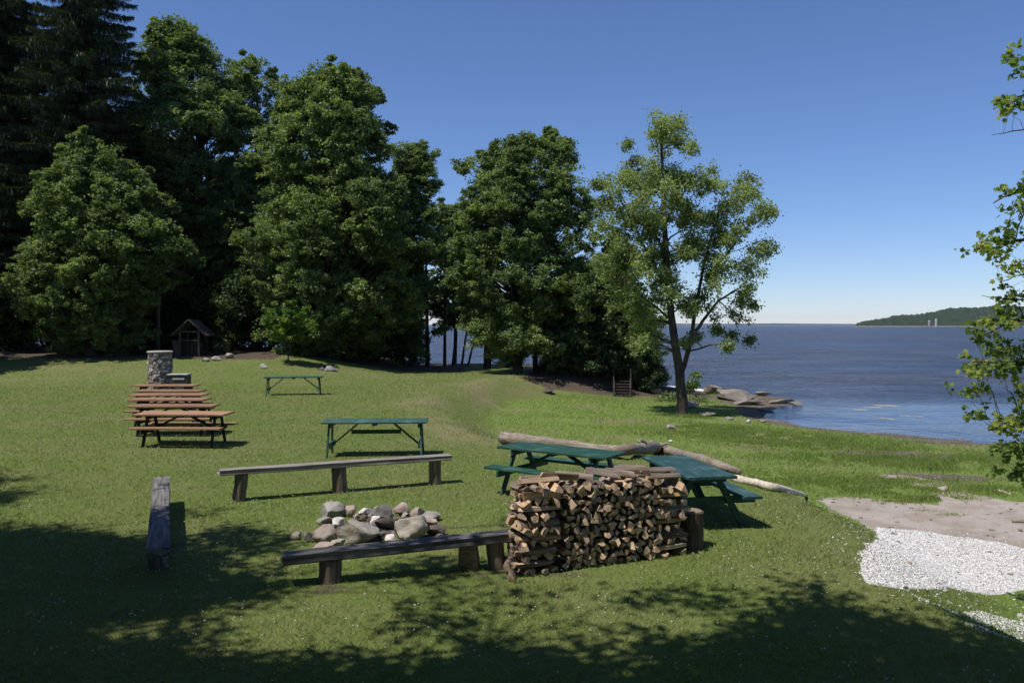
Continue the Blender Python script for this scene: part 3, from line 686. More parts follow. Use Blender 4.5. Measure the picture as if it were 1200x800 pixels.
m.add(vs, [(0, 1+k, 1+(k+1)%24) for k in range(24)]+[(1+k, 25+k, 25+(k+1)%24, 1+(k+1)%24) for k in range(24)])
o = m.build('ash_bed', M['ash'], None, True, (c.x, c.y, z1(c.x, c.y))); tag(o, 'bed of ash and charcoal on the ground inside the fire ring', kind='stuff')
EX = [(308,432,9,6,'st_white','small pale stone on the far lawn left of the green table'),(387,435,15,7,'st_grey','grey boulder at the far lawn edge behind the lone green table'),(375,434,8,4,'st_pink','small pinkish stone touching the grey boulder at the far lawn edge'),
 (878,496,6,5,'st_white','small white stone on the grass right of the lone tree'),(1106,575,11,6,'st_pink','pinkish stone on the sand patch by the shore'),(786,518,5,3,'st_white','tiny white stone in the grass below the lone tree'),
 (252,423,12,6,'st_grey','grey stone beside the little roofed hut'),(268,420,10,7,'st_pink','pinkish stone right of the little roofed hut'),(240,424,9,5,'st_grey','low stone right before the little roofed hut'),
 (895,495,8,4,'st_grey','flat grey stone right of the small white one near the cove'),(856,492,10,4,'st_grey','flat stone in the shade of the lone tree'),(1066,662,7,4,'st_pink','brown stone lying on the white gravel'),(1063,692,7,5,'st_dark','dark stone at the lower edge of the white gravel'),
 (643,462,14,8,'st_dark','dark earthy rock at the foot of the shaded bank'),(787,503,10,6,'st_grey','grey stone in the grass at the foot of the lone tree'),(960,462,9,3,'st_dark','low dark rock just breaking the water'),(935,476,16,5,'st_shore','flat brown rock at the water edge of the cove')]
for i, (cx, ft, w, h, mt, lab) in enumerate(EX): stone(cx, ft, w, h, M[mt], lab, 'stone', None, 0, 300+i, .8)
SR = [(866,470,50,15,'large slanting slab of rock on the shore behind the lone tree',.9),(895,464,18,6,'small block at the right end of the large slanting slab',.8),(838,462,24,12,'dark cracked block at the left end of the large slanting slab',.7),
 (880,475,34,6,'low flat ledge of rock in front of the large slanting slab',.8),(915,473,34,5,'long low ledge running from the shore slab to the water',.6),(808,478,26,8,'weathered rock behind the lone tree trunk',.8),(900,482,22,5,'low brown ledge at the corner of the cove',.7),(830,488,20,5,'low rock in the shade right of the lone tree trunk',.8)]
for i, (cx, ft, w, h, lab, dp) in enumerate(SR): stone(cx, ft, w, h, M['st_shore'], lab, 'rock', 'rock ledges on the shore', 0, 430+i, dp, 'shore_rock', cuts=20)
# ------------------------------------------------------------ driftwood
def driftwood(pts, rads, label, mat, name='driftwood_log', sides=14, extra=()):
    W = [Vector((p[0], p[1], z1(p[0], p[1])+p[2])) for p in pts]; o0 = W[len(W)//2]
    fine = []; fr = []
    for i in range(len(W)-1):
        p0 = W[max(i-1,0)]; p1 = W[i]; p2 = W[i+1]; p3 = W[min(i+2,len(W)-1)]
        for k in range(6):
            t = k/6; fine.append(.5*((2*p1)+(p2-p0)*t+(2*p0-5*p1+4*p2-p3)*t*t+(3*p1-p0-3*p2+p3)*t**3)-o0); fr.append(rads[i]*(1-t)+rads[i+1]*t)
    fine.append(W[-1]-o0); fr.append(rads[-1])
    d = (W[-1]-W[0]); a = math.atan2(d.y, d.x); Rm = Matrix.Rotation(-a, 3, 'Z')
    fine = [Rm@p for p in fine]; m = MB()
    fr = [r*(1+.22*mnoise.noise(Vector((i*.45, 3.3, 0)))) for i, r in enumerate(fr)]
    m.tube(fine, fr, sides, True, 0, .38)
    for (i, dx, dy, dz, r) in extra:
        q = fine[i]; m.tube([q, q+Vector((dx*.5,dy*.5,dz*.6)), q+Vector((dx,dy,dz))], [r, r*.7, r*.25], 8, True, 0, .3)
    o = m.build(name, mat, None, True, o0, a); return tag(o, label, 'driftwood')
def gp(px, py, up=0): q = hit(px, py); return (q.x, q.y, up)
driftwood([gp(588,520,.16),gp(612,524,.15),gp(660,528,.15),gp(705,534,.13),gp(745,535,.16),gp(768,533,.21),gp(790,537,.17),gp(830,549,.13),gp(868,560,.10)], [.13,.16,.11,.10,.11,.17,.13,.10,.06],
          'large weathered driftwood log with a knotted bend along the lawn edge', M['drift'], extra=((2,-.35,.1,.12,.08),(26,.1,-.25,.25,.11),(30,.35,.15,.15,.09),(30,.2,-.35,-.05,.10),(28,-.3,-.2,.18,.08)))
driftwood([gp(858,563,.05),gp(885,569,.05),gp(915,576,.045),gp(945,582,.03)], [.07,.075,.06,.03], 'slim bleached driftwood pole beyond the bluish green table', M['drift_pale'], 'driftwood_pole', 10)
driftwood([gp(912,536,.02),gp(922,535,.02)], [.025,.018], 'short brown stick lying on the low grass by the cove', M['drift'], 'stick', 6)
driftwood([gp(1170,576,.03),gp(1184,580,.02)], [.03,.02], 'pale stick lying on the grass at the right edge by the shore', M['drift_pale'], 'stick', 6)
driftwood([gp(1186,612,.03),gp(1205,613,.03)], [.035,.03], 'brown stick on the sand at the right edge', M['drift'], 'stick', 6)
# ------------------------------------------------------------ pillar, grill, hut, pole, steps, dock
p = onz(181.5, 457, .0); px_, py_ = p.x, p.y+.5; t = empty('stone_pillar', (px_, py_, z1(px_, py_)))
m = MB(); ns, nr = 48, 30; rr = .51; vs = []
for i in range(nr+1):
    for k in range(ns):
        a = 2*math.pi*k/ns; zz_ = -.05+i/nr*1.66; q = mnoise.cell(Vector((math.cos(a)*4.2, math.sin(a)*4.2, zz_*6)))
        r = rr*(1.0-.02*i/nr)+.035*(q-.5)+.02*mnoise.noise(Vector((math.cos(a)*6, math.sin(a)*6, zz_*7))); vs.append((r*math.cos(a), r*math.sin(a), zz_))
m.add(vs, [(i*ns+k, i*ns+(k+1)%ns, (i+1)*ns+(k+1)%ns, (i+1)*ns+k) for i in range(nr) for k in range(ns)]); m.build('masonry', M['masonry'], t)
m = MB(); m.tube([(0,0,1.60),(0,0,1.64),(0,0,1.66)], [.53,.53,.47], 40); m.build('cap', M['concrete'], t, True, sharp=40)
tag(t, 'round pillar of mortared fieldstones behind the row of brown tables', 'pillar')
# grill
p = onz(208, 458, 0); t = empty('grill', (p.x, p.y+.3, z1(p.x, p.y+.3)))
m = MB(); m.box((0,0,.36),(.72,.5,.62),None,0,0,.02); m.build('firebox', M['iron'], t)
m = MB(); m.box((-.03,0,.70),(.86,.58,.05),None,0,0,.01); m.build('lid', M['concrete'], t)
m = MB(); m.box((.02,-.27,.52),(.50,.02,.07),None,0,0,.004); m.build('vent_plate', M['concrete'], t)
for q in (-.3,.3):
    m = MB(); m.box((q,0,.02),(.06,.42,.12),None,0,0,.004); m.build('foot', M['iron'], t)
tag(t, 'black iron box grill with a pale top beside the stone pillar', 'grill')
# roofed hut
p = hit(222, 417.5); t = empty('roofed_hut', (p.x, p.y, z1(p.x, p.y)))
sc = p.y/F; w = 22*sc; e = 30*sc; pk = 44*sc; dp = 1.1
for sx in (-1,1):
    for sy in (0,1):
        m = MB(); m.box((sx*w/2, sy*dp, e/2),(.10,.10,e),None,0,0,.008); m.build('post', M['oldwood'], t)
for sx in (-1,1):
    m = MB(); m.beam((sx*(w/2+.45), dp/2, e-.28), (sx*.012, dp/2, pk-.05), dp+.4, .06); m.build('roof_slope', M['shingle'], t)
m = MB(); m.box((0,0,e-.05),(w+.1,.08,.10),None,0,0,.008); m.box((0,0,e*.62),(w,.06,.10),None,0,0,.008); m.build('rail', M['oldwood'], t)
m = MB()
for k in range(5): m.box((-w/2+.12+k*(w-.24)/4, dp*.5, e*.27),((w-.3)/5.2,.5,e*.5+.04*(k%2)),None,0,.01,.01)
m.build('board_bin', M['oldwood'], t)
m = MB(); m.box((-w/2-.22,.1,e*.32),(.36,.35,e*.62),None,0,.01,.01); m.build('side_box', M['oldwood'], t)
tag(t, 'little wooden hut with a pitched shingle roof in the shade under the trees', 'hut')
p = hit(185.5, 414); m = MB(); m.tube([(0,0,-.2),(0,0,4),(.02,0,9.2)], [.12,.11,.09], 12); o = m.build('utility_pole', M['pole'], None, True, (p.x, p.y, p.z), sharp=40); tag(o, 'tall thin brown pole standing behind the stone pillar', 'pole')
# steps down the bank
p = hit(729, 465); t = empty('wooden_steps', (p.x, p.y, p.z-.03), R(-8)); t.scale = (.8,.8,.8); sc = p.y/F
for k in range(6):
    m = MB(); m.box((0, .1+k*.26, .12+k*.17),(1.0,.25,.045),None,0,0,.004); m.build('tread', M['oldwood'], t)
for sx in (-1,1):
    m = MB(); m.beam((sx*.53,-.05,.0),(sx*.53,1.6,1.1),.05,.2); m.build('stringer', M['oldwood'], t)
    m = MB(); m.box((sx*.57,.0,.3),(.06,.06,.6),None,0,0,.004); m.box((sx*.57,1.5,1.25),(.07,.07,1.1),None,0,0,.004); m.beam((sx*.57,-.05,.6),(sx*.57,1.6,1.55),.05,.06); m.build('handrail', M['oldwood'], t)
tag(t, 'wooden steps with handrails on the dark shaded bank', 'steps')
# gangway lying at the water
a = at(756, 450, 51); b = at(829, 458, 48); t = empty('gangway', (a+b)/2, 0)
a -= t.location; b -= t.location; m = MB(); m.beam(a, b, .7, .07); m.build('deck', M['whitewash'], t)
for q in (-.33,.33):
    m = MB(); m.beam(a+Vector((.05,q,-.13)), b+Vector((-.05,q,-.13)), .05, .17); m.build('side_rail', M['whitewash'], t)
zbt = WZ-.8-t.location.z
for f in (.06, .36, .68, .95):
    m = MB(); q = a.lerp(b, f)
    for s in (-.3,.3): m.tube([q+Vector((0,s,-.1)), Vector((q.x,q.y+s,zbt))], .04, 8)
    m.build('support', M['iron'], t)
tag(t, 'long white gangway at the water behind the lone tree', 'gangway')
p = hit(768, 460); m = MB(); m.box((0,0,.13),(.62,.3,.26),None,0,0,.01); o = m.build('timber_block', M['timber'], None, False, (p.x, p.y, p.z-.02), R(8)); tag(o, 'short yellowish timber block at the left end of the white gangway', 'timber')
# sandbars in the cove
m = NT('submerged_sand'); h = m.noise(2.5, 4, .6, m.pos()); M['bar'] = m.done(m.bsdf(m.ramp(h, [(.3,(.20,.20,.15)),(.7,(.32,.30,.22))]), .5))
for (x, y, w_, h_) in ((1040,475,40,2.6),(1024,477,30,2.2),(1008,480,20,2.2),(1036,489.5,15,2.6),(1044,491,10,2),(1062,487,20,1.8),(1076,488,16,1.4)):
    p = onz(x, y, WZ); sc = p.y/F; rx = w_*sc/2; ry = h_*p.y*p.y/(F*(H-WZ))/2; n = 36; m = MB()
    rg = [Vector((rx*math.cos(a)*(1+.25*mnoise.noise(Vector((math.cos(a)*1.5+x, math.sin(a)*1.5, 0)))), ry*math.sin(a)*(1+.35*mnoise.noise(Vector((math.cos(a)*1.5, math.sin(a)*1.5+x, 3)))), 0)) for a in np.linspace(0, 2*math.pi, n+1)[:-1]]
    m.add([(0,0,.03)]+[v+Vector((0,0,-.012)) for v in rg], [(0,1+k,1+(k+1)%n) for k in range(n)])
    o = m.build('sandbar', M['bar'], None, True, (p.x, p.y, WZ)); tag(o, 'pale sandbar just breaking the calm water of the cove', kind='structure')
# ------------------------------------------------------------ trees
def unit(v): return v/np.maximum(np.linalg.norm(v, axis=-1, keepdims=True), 1e-9)
def leaves(C, rad, n, L, Wd, rng, flat=.6, up=.5, droop=.25, tint=None, jit=.25):
    """small folded-diamond leaf faces scattered through flattened sprays; returns verts, quads, tint"""
    N = len(C); c = np.repeat(C, n, 0); rr = np.repeat(rad, n)[:,None] if hasattr(rad, '__len__') else rad
    o = rng.normal(size=(N*n, 3))*np.array([.55,.55,.55*flat]); p = c+o*rr
    nr = unit(rng.normal(size=(N*n, 3))*.8+np.array([0,0,up])+unit(o)*.35)
    a = rng.normal(size=(N*n, 3)); a[:,2] = a[:,2]*.5-droop*1.5; a = unit(a-nr*np.sum(a*nr, 1, keepdims=True))
    b = np.cross(nr, a); sz = rng.uniform(.65, 1.25, (N*n, 1)); l = L*sz; w = Wd*sz
    V = np.stack([p, p+a*l*.45+b*w*.5+nr*w*.12, p+a*l, p+a*l*.45-b*w*.5+nr*w*.12], 1).reshape(-1, 3)
    Fq = np.arange(N*n*4).reshape(-1, 4)
    tb = np.repeat(tint if tint is not None else rng.uniform(.1,.9,N), n); t = np.clip(tb+rng.normal(size=N*n)*jit, 0, 1)
    return V, Fq, np.repeat(t, 4)
def lobed(C, rad, n, L, rng, flat=.5, tint=None):
    """maple shaped leaves for the near tree"""
    N = len(C); c = np.repeat(C, n, 0); o = rng.normal(size=(N*n,3))*np.array([.5,.5,.5*flat])*rad; p = c+o
    nr = unit(rng.normal(size=(N*n,3))*.75+np.array([0,-.1,.75])); a = rng.normal(size=(N*n,3)); a[:,2] = a[:,2]*.5-.45
    a = unit(a-nr*np.sum(a*nr,1,keepdims=True)); b = np.cross(nr,a); sz = rng.uniform(.6,1.2,(N*n,1))*L
    sh = [(0,0),(-.42,.08),(-.30,.30),(-.52,.52),(-.2,.62),(0,1.0),(.2,.62),(.52,.52),(.30,.30),(.42,.08)]
    V = np.stack([p+(b*x+a*y+nr*(.18*abs(x)-.05*y*y))*sz for x, y in sh], 1).reshape(-1,3); k = len(sh)
    Fq = (np.arange(N*n)[:,None,None]*k+np.array([(0,1,2,3),(0,3,4,5),(0,5,6,7),(0,7,8,9)])[None]).reshape(-1,4)
    t = np.clip(np.repeat(tint if tint is not None else rng.uniform(.2,.8,N), n)+rng.normal(size=N*n)*.2, 0, 1)
    return V, Fq, np.repeat(t, k)
def sprays_of(C, Rc, m, rng, flat=.8, shell=.45):
    """spray centres over the rounded top and sides of each clump"""
    N = len(C); c = np.repeat(C, m, 0); r = np.repeat(Rc, m)[:,None]
    d = unit(rng.normal(size=(N*m,3))+np.array([0,0,.28])); 
    tl = np.repeat(rng.normal(size=(N,2))*.35, m, 0); q = d*r*rng.uniform(shell,1.15,(N*m,1))*np.array([1.1,1.1,flat]); q[:,2] += q[:,0]*tl[:,0]+q[:,1]*tl[:,1]; return c+q
def curve(a, b, n=6, sag=.0, wob=.08, rng=None):
    a = Vector(a); b = Vector(b); L = (b-a).length; out = []
    for i in range(n+1):
        t = i/n; p = a.lerp(b, t); p.z += sag*L*math.sin(math.pi*t)
        if 0 < i < n: p += Vector(rng.normal(size=3))*wob*L*.35
        out.append(p)
    return out
def finish_tree(name, base, trunkmb, leafset, barkm, leafm, label, cat, group=None, kind=None):
    t = empty(name, base); trunkmb.build('trunk', barkm, t, True, sharp=60)
    V = np.concatenate([q[0] for q in leafset])-0.; T = np.concatenate([q[2] for q in leafset]); off = 0; Fs = []
    for q in leafset: Fs.append(q[1]+off); off += len(q[0])
    link('crown', mesh_np('crown', V, np.concatenate(Fs), leafm, False, {'tint': T}), t)
    return tag(t, label, cat, group, kind)
def profile_tree(Y, tpx, prof, base_z, label, leafm, barkm, seed, nclump, R0=(.7,1.15), m=13, nl=34, leaf=(.20,.15), cat='tree', group='big trees at the edge of the lawn', tr=.28, front=.62, depth=.85, name='leafy_tree', tint=(.1,.9), spire=1):
    """crown filled inside a measured outline; local origin at the trunk foot"""
    nclump = int(nclump*1.55); R0 = (R0[0]*.72, R0[1]*.82); nl = int(nl*1.25); leaf = (leaf[0]*.72, leaf[1]*.72); m = m-1
    rng = np.random.default_rng(seed); X0 = (tpx-CX)/F*Y; base = Vector((X0, Y, base_z))
    py = np.array([p[0] for p in prof], float); zl = H-(py-HOR)/F*Y-base_z
    lx = (np.array([p[1] for p in prof], float)-CX)/F*Y-X0; rx = (np.array([p[2] for p in prof], float)-CX)/F*Y-X0
    zs = zl[::-1]; lx = lx[::-1]; rx = rx[::-1]; C = []; Rc = []
    zt = zs[-1]; zb_ = zs[0]; wts = np.maximum(rx-lx, .5)
    while len(C) < nclump:
        z = rng.uniform(zb_, zt); l = np.interp(z, zs, lx); r = np.interp(z, zs, rx)
        jn = [(mnoise.noise(Vector((z*.5, seed*3.7, q_)))+.7*mnoise.noise(Vector((z*1.3, seed*3.7, q_+3))))*.42 for q_ in (0, 9)]; w_ = r-l; l += w_*jn[0]*.5; r += w_*jn[1]*.5
        if rng.random() > ((r-l)/wts.max())**1.0+.12: continue
        cx = (l+r)/2; hw = (r-l)/2; ph = rng.uniform(0, 2*math.pi)
        if math.sin(ph) > 0 and rng.random() > front: ph = -ph
        q = rng.uniform(.30, 1.0)**.55; rc = min(rng.uniform(*R0), hw*.8+.25)
        rad = max(hw*(1+.28*mnoise.noise(Vector((math.cos(ph)*1.3+seed, math.sin(ph)*1.3, z*.45))))-rc*.75, 0)*q
        if rng.random() < .16: rc = rng.uniform(.3,.55); rad = hw*rng.uniform(.85,.98)
        C.append((cx+math.cos(ph)*rad, math.sin(ph)*rad*depth, min(z, zt-rc*.7))); Rc.append(rc)
    for q_ in range(int(4+nclump*.02)):      # leading shoots above the crown
        zz0 = zt-rng.uniform(0,.22)*(zt-zb_); l = np.interp(zz0, zs, lx); r = np.interp(zz0, zs, rx); xx = rng.uniform(l, r)
        for k_ in range(3): C.append((xx+rng.normal()*.1, rng.normal()*.5, zz0+k_*.38-.2)); Rc.append(.36-.09*k_)
    C = np.array(C); Rc = np.array(Rc); sp = sprays_of(C, Rc, m, rng)
    tb = np.repeat(rng.uniform(tint[0], tint[1], len(C)), m)+rng.normal(size=len(sp))*.12
    lv = [leaves(sp, rng.uniform(.28,.48,len(sp))*np.repeat(Rc, m)*.9, nl, leaf[0], leaf[1], rng, tint=np.clip(tb, 0, 1))]
    mb = MB(); top = zt-1.0; n = 9; tk = []
    for i in range(n+1):
        t = i/n; z = top*t; cxz = (np.interp(z, zs, lx)+np.interp(z, zs, rx))/2 if z > zb_ else 0
        tk.append(Vector((cxz*.6*ss(t*1.2)+.12*rng.normal()*(i > 0), .12*rng.normal()*(i > 0), z-.15*(i == 0))))
    rads = [tr*(1.35 if i == 0 else 1)*(1-.88*i/n) for i in range(n+1)]; mb.tube(tk, rads, 10, False, 0, .12)
    for k in range(len(C)):
        c = Vector(C[k]); hor = math.hypot(c.x-tk[0].x, c.y); zt0 = max(top*.12, min(c.z-hor*.75, top*.95)); f = zt0/top*n; i = int(min(f, n-1)); st = tk[i].lerp(tk[i+1], f-i)
        r0 = max(.035, rads[i]*.38); pts = curve(st, c, 5, .06, .05, rng); mb.tube(pts, [r0*(1-.8*j/5) for j in range(6)], 5, False)
    return finish_tree(name, base, mb, lv, M[barkm], M[leafm], label, cat, group)
def lobe_tree(Y, lobes, base, skel, label, leafm, barkm, seed, m=12, nl=30, leaf=(.15,.11), dy=1.0, group=None, cat='tree', name='maple_tree', fn=None, srad=(.22,.4), tr=1.0, dens=.9, lflat=.45):
    """crown made of measured lobes (px, py, radius px) hung on a measured skeleton of limbs"""
    rng = np.random.default_rng(seed); base = Vector(base); mb = MB(); sk = []
    for pts, r0, r1 in skel:
        W = [at(p[0], p[1], Y+(p[2] if len(p) > 2 else 0))-base for p in pts]; n = len(W)
        fine = []; fr = []
        for i in range(n-1):
            for k in range(3):
                t = k/3; fine.append(W[i].lerp(W[i+1], t)+Vector(rng.normal(size=3))*.012*(k > 0)); fr.append(r0+(r1-r0)*(i+t)/(n-1))
        fine.append(W[-1]); fr.append(r1); mb.tube(fine, fr, 12 if r0 > .15 else 7, True, 0, .12); sk += [(p, r) for p, r in zip(fine, fr)]
    C = []; Rc = []
    for lb in lobes:
        r = lb[2]*Y/F; k = max(1, int(round((r/.42)**2*dens)))
        for j in range(k):
            o = rng.normal(size=3)*np.array([.42,.5,.42])*r; c = np.array(at(lb[0], lb[1], Y)-base)+o+np.array([0, (lb[3] if len(lb) > 3 else rng.uniform(-dy, dy)), 0])
            C.append(c); Rc.append(rng.uniform(.32,.55) if r > .35 else r*.7)
    C = np.array(C); Rc = np.array(Rc); P3 = np.array([tuple(p) for p, r in sk])
    for k in range(len(C)):
        d = np.linalg.norm(P3-C[k], axis=1)+np.maximum(0, P3[:,2]-C[k][2]+.2)*1.5; i = int(np.argmin(d)); r0 = min(sk[i][1]*.45, .05)
        if d[i] > .15: mb.tube(curve(sk[i][0], C[k], 4, .07, .08, rng), [r0, r0*.8, r0*.6, r0*.4, r0*.2], 5, False)
    sp = sprays_of(C, Rc, m, rng, .8, .3); tb = np.clip(np.repeat(rng.uniform(.15,.85,len(C)), m)+rng.normal(size=len(sp))*.12, 0, 1)
    if fn: lv = [fn(sp, rng, tb)]
    else: lv = [leaves(sp, rng.uniform(*srad, len(sp)), nl, leaf[0], leaf[1], rng, lflat, .45, .25 if lflat < .6 else .6, tint=tb)]
    return finish_tree(name, base, mb, lv, M[barkm], M[leafm], label, cat, group)

Z = lambda px, Y: z1((px-CX)/F*Y, Y)
profile_tree(46, 108, [(165,92,128),(200,62,168),(240,46,196),(290,32,210),(330,24,212),(370,36,190),(395,50,172),(414,76,150)], Z(108,46), 'broad maple leafy down to the ground before the dark spruces', 'lf_maple', 'bark', 1, 200, (.55,.95), 13, 40, (.19,.15), tint=(0,.75))
profile_tree(57, 232, [(28,188,215),(44,168,240),(70,160,262),(110,150,300),(160,150,325),(220,155,325),(300,170,330),(350,180,320),(392,200,290)], Z(232,57), 'tallest broadleaf tree with a rounded top beside the spruces', 'lf_mid', 'bark_dark', 2, 260, (.8,1.4), 14, 38, (.24,.18), tr=.4)
profile_tree(59, 300, [(72,272,304),(88,262,322),(115,258,342),(150,252,350),(220,250,350),(320,255,350),(385,270,330)], Z(300,59), 'thin topped tree rising between the two tallest crowns', 'lf_mid', 'bark', 3, 110, (.6,1.0), 11, 30, (.22,.17), tr=.3)
profile_tree(49, 385, [(84,385,428),(100,362,444),(118,335,452),(140,318,458),(190,302,474),(240,296,484),(300,284,492),(345,290,484),(380,300,466),(412,330,440)], Z(385,49), 'large dense tree with a broad crown at the middle of the wood edge', 'lf_maple', 'bark_dark', 4, 300, (.7,1.2), 14, 40, (.21,.16), tr=.42, tint=(0,.85))
profile_tree(53, 484, [(168,468,494),(185,456,512),(215,452,521),(255,452,514),(300,445,512),(340,440,510),(375,448,505),(402,458,496)], Z(484,53), 'tree with feathery branch tips at the right end of the dense wood edge', 'lf_mid', 'bark', 5, 120, (.6,1.0), 12, 34, (.20,.13), tr=.26)
profile_tree(57, 532, [(240,515,532),(258,503,552),(285,498,560),(320,496,574),(350,500,570),(378,510,556)], Z(532,57), 'small open tree in the gap between the dense wood and the round tree', 'lf_mid', 'bark_dark', 6, 85, (.5,.85), 10, 28, (.2,.15), tr=.15)
profile_tree(47, 607, [(164,585,648),(178,558,672),(205,545,688),(240,542,690),(275,532,700),(320,530,714),(360,536,722),(395,548,718),(425,575,705)], Z(607,47), 'big dense round crowned tree standing on the grassy bank', 'lf_mid', 'bark', 7, 250, (.6,1.05), 14, 40, (.19,.14), tr=.24, tint=(.05,.95))
profile_tree(46.3, 738, [(285,715,735),(310,700,745),(340,692,764),(370,690,776),(405,696,782),(428,712,776),(442,735,768)], Z(738,46.3), 'bushy grey green tree between the big round crowned tree and the lone maple', 'lf_silver', 'bark_dark', 8, 90, (.45,.8), 12, 36, (.17,.11), tr=.16, tint=(0,.55))
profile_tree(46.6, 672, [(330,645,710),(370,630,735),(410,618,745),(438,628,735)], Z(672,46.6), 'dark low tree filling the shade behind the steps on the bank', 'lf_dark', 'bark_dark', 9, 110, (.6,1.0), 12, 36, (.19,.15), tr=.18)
profile_tree(43.5, 337, [(366,322,350),(378,314,366),(392,314,364),(404,322,352)], Z(337,43.5), 'low bright sapling catching the sun in front of the dark wood', 'lf_lime', 'bark', 10, 12, (.4,.6), 10, 30, (.17,.13), tr=.05, cat='bough', group=None, name='bough')  # low sunlit branch, built as a separate small tree
# lone maple
LB = [(778,148,16),(768,168,18),(790,165,14),(745,160,8),(744,182,10),(770,195,18),(796,185,10),(755,205,16),(775,222,20),(738,205,8),(752,228,18),(728,222,14),(712,214,10),(697,222,8),(740,250,22),(715,248,16),(725,280,22),(706,268,12),(760,265,24),(790,235,20),(812,222,14),(806,208,10),(830,214,14),(815,250,22),(845,238,16),(838,262,18),(862,222,12),(884,210,11),(872,238,12),(898,250,10),(884,262,14),(860,275,20),(890,290,12),(872,305,14),(800,285,26),(770,305,26),(735,312,22),(714,300,12),(830,300,18),(845,325,16),(872,330,12),(868,352,12),(890,352,8),(868,376,9),(858,395,8),(780,340,22),(750,345,18),(725,340,12),(765,372,13),(820,345,16),(838,362,10),(800,365,12),(742,370,9),(820,392,8),(845,385,8),(745,395,11),(758,405,9),(733,352,14),(852,402,7),(880,398,6),(800,402,8),(728,300,16),(770,395,9)]
SKm = [([(800,488),(799,465),(797,440),(793,415),(788,380),(784,340)],.25,.14),([(784,340),(781,300),(778,255),(776,210),(775,160)],.17,.04),([(797,442),(804,420),(810,395),(815,365),(822,325),(830,290),(842,250),(850,232)],.12,.03),
       ([(815,388),(828,370),(842,352),(858,342),(872,335)],.08,.025),([(785,345),(772,320),(758,295),(742,262),(728,235)],.09,.025),([(826,325),(846,305),(866,280),(884,255)],.07,.02),([(778,262),(792,240),(806,218)],.06,.02),([(788,378),(772,362),(752,348),(732,338)],.06,.02),([(781,300),(766,272),(752,240),(746,190)],.06,.015),([(842,352),(858,368),(866,388)],.03,.01),([(776,205),(790,195),(800,190)],.03,.01)]
pm = hit(800, 486); Ym = pm.y+.1
LB = [(a, b_, c_*1.12) for a, b_, c_ in LB]
lobe_tree(Ym, LB, (pm.x, Ym, pm.z-.1), SKm, 'lone tall maple with an airy crown and forked trunk by the lake', 'lf_silver', 'bark', 31, 13, 30, (.125,.072), 1.3, srad=(.15,.30), dens=1.35, lflat=.85)
# slender trunks in the gap, against the water
def slender(px, Y, top, r, leanpx, label, lobes, seed, leafm='lf_dark'):
    z0 = Z(px, Y); b = Vector(((px-CX)/F*Y, Y, z0)); fpy = HOR+(H-z0)*F/Y
    return lobe_tree(Y, lobes, b, [([(px,fpy+1),(px+leanpx*.3,fpy-(fpy-top)*.35),(px+leanpx*.7,fpy-(fpy-top)*.7),(px+leanpx,top)], r, r*.35)], label, leafm, 'bark_dark', seed, 9, 22, (.18,.14), .6, 'slim trees in the gap before the lake', 'tree', 'slim_tree')
slender(501, 55, 300, .16, -2, 'dark straight slim tree at the left edge of the gap before the lake', [(500,330,16),(492,352,12),(508,365,10),(498,300,14),(512,390,6)], 41)
slender(521, 54, 290, .12, 1, 'light barked slim tree in the middle of the gap before the lake', [(522,300,15),(530,325,14),(515,345,9),(528,360,8),(520,383,6)], 42, 'lf_mid')
slender(532, 56, 320, .07, 2, 'very thin tree right of the light barked one in the gap', [(535,330,13),(540,352,10),(546,372,8)], 43)
slender(541, 57, 345, .09, 14, 'thin tree leaning right in the gap before the lake', [(552,350,12),(548,375,7),(560,385,7)], 44)
slender(548, 55, 352, .08, 22, 'most slanting thin tree in the gap, leaning right across its neighbours', [(568,356,11),(566,380,7)], 45)
slender(571, 52, 320, .26, 1, 'stout dark trunked tree at the right side of the gap', [(565,335,20),(580,340,20),(556,362,12),(590,370,18),(575,385,10),(560,400,6)], 46, 'lf_mid')
slender(628, 49, 340, .17, -3, 'dark trunk close right of the big round tree', [(625,360,18),(640,385,16),(618,395,9),(640,405,10)], 47)
slender(655, 47.5, 340, .14, 4, 'dark slim tree above the middle of the shaded bank', [(655,370,16),(668,395,16),(648,410,10),(680,418,10)], 48)
slender(752, 47.5, 350, .12, -5, 'slim tree by the right of the wooden steps', [(748,380,16),(760,400,14),(742,415,12),(765,430,9),(755,445,8)], 49, 'lf_mid')
# leafy shoots by the lone maple
pb = hit(811, 462); lobe_tree(pb.y, [(812,446,7,0),(806,450,5,0),(819,441,4,0),(808,457,4,0)], pb, [([(811,463),(811,452),(812,442)],.02,.008)], 'small bright leafy shoot right of the lone maple trunk', 'lf_lime', 'bark', 51, 8, 16, (.15,.11), .1, None, 'shrub', 'small_shrub', tr=.1)
for i, (px, fp, h_, lab) in enumerate(((785,468,6,'low leafy plant left of the lone maple trunk'),(812,470,6,'low leafy plant at the right of the lone maple foot'),(776,470,5,'low weeds on the pale ground before the gangway'))):
    pb = hit(px, fp); lobe_tree(pb.y, [(px-5,fp-h_*.5,4,0),(px+4,fp-h_*.6,4,0),(px+11,fp-h_*.3,3,0)], pb, [([(px,fp),(px,fp-h_*.5)],.015,.006)], lab, 'lf_maple', 'bark', 55+i, 7, 14, (.13,.09), .2, None, 'shrub', 'low_plant')
